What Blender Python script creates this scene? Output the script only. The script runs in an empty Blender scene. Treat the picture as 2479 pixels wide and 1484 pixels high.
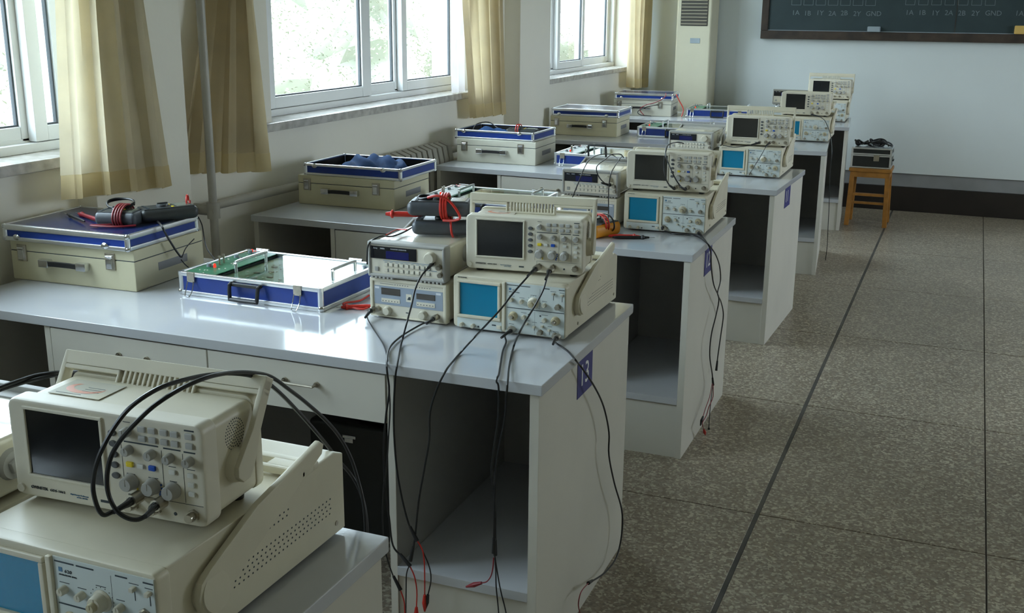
import bpy, bmesh, math, random
from mathutils import Vector, Matrix, Euler
R = random.Random(7)
PI = math.pi
sc = bpy.context.scene
COL = sc.collection

# ---------------------------------------------------------------- camera
cam_d = bpy.data.cameras.new('camera'); cam = bpy.data.objects.new('camera', cam_d); COL.objects.link(cam)
yaw, pitch, roll = 0.3897, 0.2672, 0.0088
f = Vector((-math.sin(yaw)*math.cos(pitch), math.cos(yaw)*math.cos(pitch), -math.sin(pitch)))
r0 = Vector((math.cos(yaw), math.sin(yaw), 0)); u0 = r0.cross(f)
r = math.cos(roll)*r0 + math.sin(roll)*u0; u = -math.sin(roll)*r0 + math.cos(roll)*u0
M = Matrix((r, u, -f)).transposed().to_4x4(); M.translation = Vector((0.8075, -2.1454, 1.5582))
cam.matrix_world = M
cam_d.sensor_width = 36.0; cam_d.lens = 36.0*2653.27/2479; cam_d.clip_start = .05; cam_d.clip_end = 200
sc.camera = cam
# ---------------------------------------------------------------- light
w = bpy.data.worlds.new('sky'); sc.world = w; w.use_nodes = True
nt = w.node_tree; bg = nt.nodes['Background']
bg.inputs[0].default_value = (.74, .87, 1.0, 1); bg.inputs[1].default_value = 23.0
sun_d = bpy.data.lights.new('sun', 'SUN'); sun_d.energy = 5.0; sun_d.angle = .01; sun_d.color = (1, .96, .88)
sun = bpy.data.objects.new('sun', sun_d); COL.objects.link(sun)
sun.rotation_euler = (0, math.radians(38), math.radians(20))
sc.view_settings.view_transform = 'Standard'; sc.view_settings.look = 'None'
sc.view_settings.gamma = 1; sc.view_settings.use_curve_mapping = False
sc.view_settings.exposure = -0.62
sc.cycles.use_denoising = True
sc.cycles.max_bounces = 10; sc.cycles.diffuse_bounces = 6; sc.cycles.transparent_max_bounces = 12
sc.cycles.sample_clamp_indirect = 8
def portal(y0, y1, z0, z1, x, face=1):
    d = bpy.data.lights.new('window_portal', 'AREA'); d.shape = 'RECTANGLE'; d.size = z1-z0; d.size_y = y1-y0
    d.cycles.is_portal = True
    o = bpy.data.objects.new('window_portal', d); COL.objects.link(o)
    o.location = (x, (y0+y1)/2, (z0+z1)/2); o.rotation_euler = (0, -PI/2*face, 0)
    return o

# ---------------------------------------------------------------- materials
def mat(name, col, rough=.5, metal=0, spec=.5, var=.06, nscale=6, bump=0, bscale=200, coat=0, emit=None, es=0, col2=None, alpha=1):
    m = bpy.data.materials.new(name); m.use_nodes = True; t = m.node_tree; b = t.nodes['Principled BSDF']
    b.inputs['Roughness'].default_value = rough; b.inputs['Metallic'].default_value = metal
    b.inputs['Specular IOR Level'].default_value = spec
    b.inputs['Coat Weight'].default_value = coat; b.inputs['Coat Roughness'].default_value = .05
    tc = t.nodes.new('ShaderNodeTexCoord'); n = t.nodes.new('ShaderNodeTexNoise')
    n.inputs['Scale'].default_value = nscale; n.inputs['Detail'].default_value = 5
    t.links.new(tc.outputs['Object'], n.inputs['Vector'])
    mx = t.nodes.new('ShaderNodeMix'); mx.data_type = 'RGBA'
    c2 = col2 or tuple(max(0, c*(1-var*2)) for c in col)
    mx.inputs['A'].default_value = (*col, 1); mx.inputs['B'].default_value = (*c2, 1)
    rp = t.nodes.new('ShaderNodeMapRange'); rp.inputs[1].default_value = .35; rp.inputs[2].default_value = .7
    t.links.new(n.outputs['Fac'], rp.inputs[0]); t.links.new(rp.outputs[0], mx.inputs['Factor'])
    t.links.new(mx.outputs['Result'], b.inputs['Base Color'])
    if bump:
        n2 = t.nodes.new('ShaderNodeTexNoise'); n2.inputs['Scale'].default_value = bscale; n2.inputs['Detail'].default_value = 3
        t.links.new(tc.outputs['Object'], n2.inputs['Vector'])
        bp = t.nodes.new('ShaderNodeBump'); bp.inputs['Strength'].default_value = bump; bp.inputs['Distance'].default_value = .002
        t.links.new(n2.outputs['Fac'], bp.inputs['Height']); t.links.new(bp.outputs[0], b.inputs['Normal'])
    if emit:
        b.inputs['Emission Color'].default_value = (*emit, 1); b.inputs['Emission Strength'].default_value = es
    return m
MT = {}
def mk(k, *a, **kw): MT[k] = mat(k, *a, **kw)
mk('wall_paint', (.86, .83, .74), .75, var=.03, nscale=1.5, bump=.15, bscale=60)
mk('warm_bounce_paint', (.72, .65, .50), .75, var=.03)  # unseen right and back walls, tinted to warm the bounced light
mk('front_wall_paint', (.60, .64, .63), .7, var=.03, nscale=1.2, bump=.1, bscale=60)
mk('dado_paint', (.24, .24, .24), .6, var=.08)
mk('black_baseboard', (.018, .013, .010), .45, var=.2)
mk('ceiling_paint', (.8, .8, .78), .8)
mk('grout', (.10, .09, .08), .8)
mk('joint_filler', (.085, .078, .066), .7, var=.3, nscale=5)
mk('marble', (.55, .53, .50), .18, var=.12, nscale=25, col2=(.36, .34, .31))
mk('window_vinyl', (.90, .92, .93), .3, var=.02)
mk('window_gasket', (.06, .07, .08), .6)
mk('desk_top', (.49, .50, .52), .085, spec=.9, var=.03, nscale=3, bump=.02, bscale=300)
mk('desk_body', (.60, .575, .505), .42, var=.04, nscale=3)
mk('desk_body_shaded', (.33, .325, .31), .5, var=.05, nscale=3)  # darker copy of the body colour, cubby shade painted in
mk('desk_back_shaded', (.33, .32, .30), .6, var=.1, nscale=3)  # back panel colour darkened to carry the shade under the desk
mk('beige_plastic', (.65, .605, .475), .42, var=.05, nscale=9, bump=.06, bscale=900)
mk('gloss_paint', (.62, .58, .46), .16, spec=1.0, var=.05, nscale=9, coat=.6)
mk('beige_face', (.69, .65, .54), .45, var=.04, nscale=9)
mk('beige_yellow', (.60, .54, .38), .45, var=.07, nscale=9)
mk('pale_panel', (.60, .655, .64), .45, var=.03)
mk('grey_bumper', (.36, .355, .33), .55, var=.06, nscale=12)
mk('panel_blue_grey', (.30, .35, .42), .4, var=.04)
mk('print_dark', (.035, .05, .06), .6)
mk('print_white', (.7, .72, .75), .6)
mk('print_blue', (.10, .22, .36), .6)
mk('screen_dark', (.012, .013, .014), .12, var=.1, spec=.6)
mk('screen_blue', (.010, .20, .34), .22, spec=.2, var=.06, nscale=3)
mk('screen_lines', (.011, .205, .335), .15)
mk('lcd_blue', (.012, .014, .10), .15, var=.1)
mk('display_black', (.012, .012, .014), .15)
mk('display_brown', (.055, .047, .04), .2)
mk('knob_grey', (.42, .415, .39), .5, var=.05, nscale=20)
mk('knob_cream', (.62, .585, .47), .45, var=.05, nscale=20)
mk('knob_tan', (.52, .46, .30), .45, var=.05, nscale=20)
mk('button_grey', (.45, .45, .43), .45)
mk('button_dark', (.10, .105, .11), .4)
mk('button_white', (.72, .72, .67), .4)
mk('button_yellow', (.80, .62, .02), .4)
mk('button_blue', (.01, .09, .50), .4)
mk('nickel', (.50, .46, .38), .3, metal=1, var=.1, nscale=60)
mk('chrome', (.75, .76, .78), .12, metal=1, var=.05, nscale=60)
mk('aluminium', (.86, .88, .90), .30, metal=1, var=.05, nscale=20)
mk('blue_panel', (.008, .040, .26), .35, var=.1, nscale=15, bump=.1, bscale=500)
mk('navy_top', (.012, .022, .085), .16, var=.12, nscale=12, bump=.12, bscale=500)
mk('cream_case', (.63, .585, .40), .45, var=.05, nscale=6, bump=.05, bscale=500)
mk('cream_case_pale', (.66, .64, .53), .45, var=.05, nscale=6, bump=.05, bscale=500)
mk('black_foam', (.010, .009, .009), .9)
mk('blue_cloth', (.045, .13, .34), .8, var=.2, nscale=20)
mk('pcb_green', (.014, .13, .055), .35, var=.25, nscale=40, col2=(.05, .19, .11))
mk('pcb_pale', (.30, .34, .31), .4, var=.1, nscale=30)
mk('solder', (.6, .6, .5), .3, metal=.6)
mk('black_rubber', (.012, .012, .013), .45, var=.1)
mk('cable_black', (.010, .010, .011), .38)
mk('dmm_black', (.035, .04, .042), .42, var=.15, nscale=20)
mk('dmm_slate', (.075, .085, .10), .4, var=.15, nscale=20)
mk('dmm_screen', (.14, .16, .13), .2)
mk('red_wire', (.55, .025, .015), .4)
mk('dark_red_wire', (.22, .012, .02), .4)
mk('orange_rubber', (.85, .33, .01), .5, var=.08, nscale=20)
mk('red_led', (.8, .02, .01), .2, emit=(1, .05, .02), es=1.2)
mk('sign_blue', (.024, .023, .17), .5)
mk('sign_white', (.75, .75, .72), .5)
mk('sticker_paper', (.60, .585, .50), .12)
mk('sticker_faded', (.60, .55, .46), .35)
mk('sticker_orange', (.60, .17, .06), .4)
def fabric(k, col, tr=.35):
    mk(k, col, .9, var=.05, nscale=8, bump=.3, bscale=900)
    t = MT[k].node_tree; b = t.nodes['Principled BSDF']; out = t.nodes['Material Output']
    tl = t.nodes.new('ShaderNodeBsdfTranslucent'); mx = t.nodes.new('ShaderNodeMixShader'); mx.inputs[0].default_value = tr
    src = b.inputs['Base Color'].links[0].from_socket; t.links.new(src, tl.inputs[0])
    t.links.new(b.outputs[0], mx.inputs[1]); t.links.new(tl.outputs[0], mx.inputs[2]); t.links.new(mx.outputs[0], out.inputs[0])
fabric('curtain_cloth', (.88, .82, .67), .45); fabric('curtain_ochre', (.80, .71, .52), .42); fabric('curtain_hem', (.84, .74, .50), .35); fabric('white_lining', (.8, .77, .76), .5)
mk('pipe_paint', (.46, .44, .39), .4, var=.1)
mk('radiator_paint', (.42, .40, .34), .45, var=.15, nscale=10)
mk('ac_body', (.50, .47, .35), .45, var=.03)
mk('ac_dark', (.05, .045, .035), .6)
mk('ac_slat', (.30, .27, .19), .5)
mk('board_green', (.012, .028, .032), .6, var=.25, nscale=4, col2=(.020, .038, .042))
mk('board_frame', (.045, .028, .018), .5, var=.3, nscale=12)
mk('chalk', (.15, .18, .19), .9)
mk('duster_tan', (.55, .36, .10), .8)
mk('duster_grey', (.28, .33, .36), .8)
mk('stool_wood', (.40, .175, .028), .5, var=.2, nscale=15, bump=.2, bscale=80)
mk('flight_black', (.02, .022, .02), .4, var=.1)
mk('white_plastic', (.78, .77, .72), .35)
mk('hedge_leaf', (.20, .215, .15), .8, var=.3, nscale=3, col2=(.27, .255, .20))
mk('hedge_dark', (.19, .20, .15), .9, var=.3, nscale=1.5, col2=(.25, .24, .19))
mk('ground_soil', (.30, .28, .20), .9, var=.2, nscale=2)
mk('pale_render', (.70, .70, .66), .8)
# dirty clear panes and the acrylic cover: clear film that lets light through plus a sharp reflection
def thin_clear(name, tint, refl, rough):
    m = bpy.data.materials.new(name); m.use_nodes = True; t = m.node_tree; t.nodes.remove(t.nodes['Principled BSDF'])
    out = t.nodes['Material Output']; tr = t.nodes.new('ShaderNodeBsdfTransparent'); tr.inputs[0].default_value = (*tint, 1)
    gl = t.nodes.new('ShaderNodeBsdfGlossy'); gl.inputs['Roughness'].default_value = rough
    lw = t.nodes.new('ShaderNodeLayerWeight'); lw.inputs[0].default_value = .5
    pw = t.nodes.new('ShaderNodeMath'); pw.operation = 'POWER'; pw.inputs[1].default_value = 5
    ma = t.nodes.new('ShaderNodeMath'); ma.operation = 'MULTIPLY_ADD'; f0 = ((refl-1)/(refl+1))**2; ma.inputs[1].default_value = 1-f0; ma.inputs[2].default_value = f0
    t.links.new(lw.outputs['Facing'], pw.inputs[0]); t.links.new(pw.outputs[0], ma.inputs[0])
    mx = t.nodes.new('ShaderNodeMixShader'); t.links.new(ma.outputs[0], mx.inputs[0])
    t.links.new(tr.outputs[0], mx.inputs[1]); t.links.new(gl.outputs[0], mx.inputs[2]); t.links.new(mx.outputs[0], out.inputs[0])
    MT[name] = m
thin_clear('window_glass', (.93, .96, .95), 1.35, .0)
thin_clear('acrylic', (.93, .95, .93), 1.6, .02)
# terrazzo: chips of pale and brown stone in a grey-brown binder
def terrazzo():
    m = bpy.data.materials.new('terrazzo'); m.use_nodes = True; t = m.node_tree; b = t.nodes['Principled BSDF']
    g = t.nodes.new('ShaderNodeNewGeometry'); v = t.nodes.new('ShaderNodeTexVoronoi'); v.inputs['Scale'].default_value = 125
    n0 = t.nodes.new('ShaderNodeTexNoise'); n0.inputs['Scale'].default_value = 60
    add = t.nodes.new('ShaderNodeVectorMath'); add.operation = 'MULTIPLY_ADD'; add.inputs[1].default_value = (.012,)*3
    t.links.new(g.outputs['Position'], n0.inputs['Vector'])
    t.links.new(n0.outputs['Color'], add.inputs[0]); t.links.new(g.outputs['Position'], add.inputs[2])
    t.links.new(add.outputs[0], v.inputs['Vector'])
    cr = t.nodes.new('ShaderNodeValToRGB'); e = cr.color_ramp.elements
    e[0].position = 0; e[0].color = (.28, .225, .16, 1); e[1].position = 1; e[1].color = (.56, .505, .385, 1)
    for p, c in ((.25, (.19, .15, .11, 1)), (.45, (.33, .275, .205, 1)), (.62, (.235, .195, .15, 1)), (.80, (.43, .38, .29, 1))):
        q = e.new(p); q.color = c
    sp = t.nodes.new('ShaderNodeSeparateColor'); t.links.new(v.outputs['Color'], sp.inputs[0]); t.links.new(sp.outputs[0], cr.inputs[0])
    n = t.nodes.new('ShaderNodeTexNoise'); n.inputs['Scale'].default_value = .9; n.inputs['Detail'].default_value = 4
    t.links.new(g.outputs['Position'], n.inputs['Vector'])
    mr = t.nodes.new('ShaderNodeMapRange'); mr.inputs[1].default_value = .3; mr.inputs[2].default_value = .7; mr.inputs[3].default_value = .68; mr.inputs[4].default_value = .98
    t.links.new(n.outputs['Fac'], mr.inputs[0])
    mm = t.nodes.new('ShaderNodeVectorMath'); mm.operation = 'SCALE'; t.links.new(cr.outputs[0], mm.inputs[0]); t.links.new(mr.outputs[0], mm.inputs['Scale'])
    t.links.new(mm.outputs[0], b.inputs['Base Color']); b.inputs['Roughness'].default_value = .36; b.inputs['Specular IOR Level'].default_value = .5
    MT['terrazzo'] = m
terrazzo()

# ---------------------------------------------------------------- geometry helpers
class G:
    """collects shapes and links them as ONE mesh object"""
    def __init__(s): s.bm = bmesh.new()
    def _xf(s, geom, m):
        if m is not None: bmesh.ops.transform(s.bm, matrix=m, verts=geom)
    def box(s, x0, x1, y0, y1, z0, z1, bev=0, m=None, seg=2):
        mt = Matrix.Translation(((x0+x1)/2, (y0+y1)/2, (z0+z1)/2)) @ Matrix.Diagonal((abs(x1-x0), abs(y1-y0), abs(z1-z0), 1))
        q = bmesh.ops.create_cube(s.bm, size=1, matrix=mt); vs = q['verts']
        if bev:
            es = list({e for v in vs for e in v.link_edges})
            q = bmesh.ops.bevel(s.bm, geom=es, offset=bev, segments=seg, affect='EDGES', profile=.5)
            vs = list({v for fc in q['faces'] for v in fc.verts} | {v for v in vs if v.is_valid})
        s._xf(vs, m); return s
    def ybev(s, x0, x1, y0, y1, z0, z1, rad, eb=0, seg=4, m=None):
        """block whose outline in x-z has round corners (radius rad), extruded along y"""
        pts = []
        for cx, cz, a0 in ((x1-rad, z1-rad, 0), (x0+rad, z1-rad, PI/2), (x0+rad, z0+rad, PI), (x1-rad, z0+rad, 1.5*PI)):
            for k in range(seg+1):
                a = a0 + PI/2*k/seg; pts.append((cx+rad*math.cos(a), cz+rad*math.sin(a)))
        return s.prism([(x, z) for x, z in pts], y0, y1, 'y', eb, m)
    def prism(s, pts, a0, a1, ax='y', eb=0, m=None):
        def P(p, a):
            return (p[0], a, p[1]) if ax == 'y' else ((a, p[0], p[1]) if ax == 'x' else (p[0], p[1], a))
        v0 = [s.bm.verts.new(P(p, a0)) for p in pts]; v1 = [s.bm.verts.new(P(p, a1)) for p in pts]; n = len(pts)
        fs = [s.bm.faces.new(v0), s.bm.faces.new(v1[::-1])]
        for i in range(n): fs.append(s.bm.faces.new((v0[i], v1[i], v1[(i+1) % n], v0[(i+1) % n])))
        vs = v0+v1
        bmesh.ops.recalc_face_normals(s.bm, faces=fs)
        if eb:
            es = [e for e in fs[0].edges] + [e for e in fs[1].edges]
            q = bmesh.ops.bevel(s.bm, geom=es, offset=eb, segments=2, affect='EDGES', profile=.5)
            vs = list({v for fc in q['faces'] for v in fc.verts} | {v for v in vs if v.is_valid})
        s._xf(vs, m); return s
    def cyl(s, p, q, r1, r2=None, seg=16, cap=True):
        p = Vector(p); q = Vector(q); d = q-p; r2 = r1 if r2 is None else r2
        rot = d.to_track_quat('Z', 'Y').to_matrix().to_4x4()
        bmesh.ops.create_cone(s.bm, cap_ends=cap, segments=seg, radius1=r1, radius2=r2, depth=d.length, matrix=Matrix.Translation((p+q)/2) @ rot)
        return s
    def ball(s, c, r, sx=1, sy=1, sz=1, u=12, v=8):
        bmesh.ops.create_uvsphere(s.bm, u_segments=u, v_segments=v, radius=r, matrix=Matrix.Translation(c) @ Matrix.Diagonal((sx, sy, sz, 1))); return s
    def tube(s, pts, r, seg=8, close=False, smooth=4, taper=None):
        P = [Vector(p) for p in pts]
        if smooth and len(P) > 2:
            Q = []; n = len(P)
            for i in range(n-1 if not close else n):
                a = P[max(i-1, 0)] if not close else P[i-1]; b = P[i]; c = P[(i+1) % n]; d = P[min(i+2, n-1)] if not close else P[(i+2) % n]
                for k in range(smooth):
                    t = k/smooth
                    Q.append(.5*((2*b) + (c-a)*t + (2*a-5*b+4*c-d)*t*t + (3*b-a-3*c+d)*t**3))
            if not close: Q.append(P[-1])
            P = Q
        n = len(P); rings = []; up = Vector((0, 0, 1)); prev = None
        for i in range(n):
            t = (P[(i+1) % n]-P[i-1]) if (close or 0 < i < n-1) else ((P[1]-P[0]) if i == 0 else (P[-1]-P[-2]))
            if t.length < 1e-9: t = Vector((0, 0, 1))
            t.normalize()
            if prev is None:
                a = t.cross(up)
                if a.length < .1: a = t.cross(Vector((1, 0, 0)))
            else: a = prev - t*prev.dot(t)
            a.normalize(); prev = a; b = t.cross(a)
            rr = r if taper is None else r*taper(i/(n-1))
            rings.append([s.bm.verts.new(P[i] + rr*(math.cos(2*PI*k/seg)*a + math.sin(2*PI*k/seg)*b)) for k in range(seg)])
        for i in range(n if close else n-1):
            A = rings[i]; B = rings[(i+1) % n]
            for k in range(seg): s.bm.faces.new((A[k], A[(k+1) % seg], B[(k+1) % seg], B[k]))
        if not close:
            s.bm.faces.new(rings[0][::-1]); s.bm.faces.new(rings[-1])
        return s
    def lathe(s, prof, seg=20, m=None):
        """profile of (radius, height) turned around +z, then moved by m"""
        vs = []; rings = []
        for rr, z in prof:
            ring = [s.bm.verts.new((rr*math.cos(2*PI*k/seg), rr*math.sin(2*PI*k/seg), z)) for k in range(seg)]; rings.append(ring); vs += ring
        for A, B in zip(rings, rings[1:]):
            for k in range(seg): s.bm.faces.new((A[k], A[(k+1) % seg], B[(k+1) % seg], B[k]))
        s.bm.faces.new(rings[0][::-1]); s.bm.faces.new(rings[-1])
        s._xf(vs, m); return s
    def mesh(s, name):
        bmesh.ops.recalc_face_normals(s.bm, faces=s.bm.faces[:])
        me = bpy.data.meshes.new(name); s.bm.to_mesh(me); s.bm.free()
        me.shade_smooth(); me.set_sharp_from_angle(angle=math.radians(32))
        return me
    def build(s, name, m, parent=None, loc=None, label=None):
        me = s.mesh(name); me.materials.append(MT[m] if isinstance(m, str) else m)
        o = bpy.data.objects.new(name, me); COL.objects.link(o)
        if parent: o.parent = parent
        if loc: o.location = loc
        if label: o['label'] = label
        wn = o.modifiers.new('even_shading', 'WEIGHTED_NORMAL'); wn.keep_sharp = True; wn.weight = 90
        return o
def inst(src, name, parent, loc, rot=None, m=None):
    """one more piece sharing src's mesh"""
    o = bpy.data.objects.new(name, src.data); COL.objects.link(o); o.parent = parent; o.location = loc
    wn = o.modifiers.new('even_shading', 'WEIGHTED_NORMAL'); wn.keep_sharp = True; wn.weight = 90
    if rot: o.rotation_euler = rot
    return o
def tag(o, label, cat, group=None, kind=None):
    o['label'] = label; o['category'] = cat
    if group: o['group'] = group
    if kind: o['kind'] = kind
    return o
def thing(name, label, cat, loc=(0, 0, 0), rz=0, group=None):
    o = bpy.data.objects.new(name, None); COL.objects.link(o); o.location = loc; o.rotation_euler = (0, 0, rz)
    o.empty_display_size = .05
    return tag(o, label, cat, group)
def struct(o): o['kind'] = 'structure'; return o
def children(o): return [c for c in bpy.data.objects if c.parent is o]
KIDS = {}
def dup(root, loc, rz, label, group=None, skip=()):
    """copy a thing with its parts and their sub-parts"""
    kids = KIDS.get(root.name)
    if kids is None:
        kids = KIDS[root.name] = [(c, children(c)) for c in children(root)]
    n = root.copy(); COL.objects.link(n); n.location = loc; n.rotation_euler = (0, 0, rz); n['label'] = label
    if group: n['group'] = group
    for c, gs in kids:
        if c.name.split('.')[0] in skip: continue
        d = c.copy(); COL.objects.link(d); d.parent = n
        for g_ in gs:
            e = g_.copy(); COL.objects.link(e); e.parent = d
    return n
def text_mesh(body, size, extrude=.0004):
    cu = bpy.data.curves.new('lettering', 'FONT'); cu.body = body; cu.size = size; cu.extrude = extrude; cu.resolution_u = 2
    cu.align_x = 'LEFT'
    o = bpy.data.objects.new('lettering', cu); COL.objects.link(o)
    dg = bpy.context.evaluated_depsgraph_get(); me = bpy.data.meshes.new_from_object(o.evaluated_get(dg)); 
    bpy.data.objects.remove(o); bpy.data.curves.remove(cu); return me
def add_text(g, body, size, m, extrude=.0004, bold=0):
    me = text_mesh(body, size, extrude); n0 = len(g.bm.verts); g.bm.from_mesh(me); bpy.data.meshes.remove(me)
    g.bm.verts.ensure_lookup_table(); vs = g.bm.verts[n0:]
    bmesh.ops.transform(g.bm, matrix=m, verts=vs)
FRONT = Matrix.Rotation(PI/2, 4, 'X')      # text plane -> facing -y
def front_at(x, z, y=-.0004): return Matrix.Translation((x, y, z)) @ FRONT
YAX = Matrix.Rotation(PI/2, 4, 'X')        # lathe +z -> -y
def knob_mesh(rad, h, skirt=1.0, ind=True, seg=18):
    g = G(); g.lathe([(rad*skirt*.98, 0), (rad*skirt, h*.12), (rad, h*.25), (rad*.93, h*.85), (rad*.82, h)], seg, YAX)
    if ind: g.box(-rad*.07, rad*.07, -h-.0006, -h*.9, -rad*.1, rad*.8)
    return g
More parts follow.
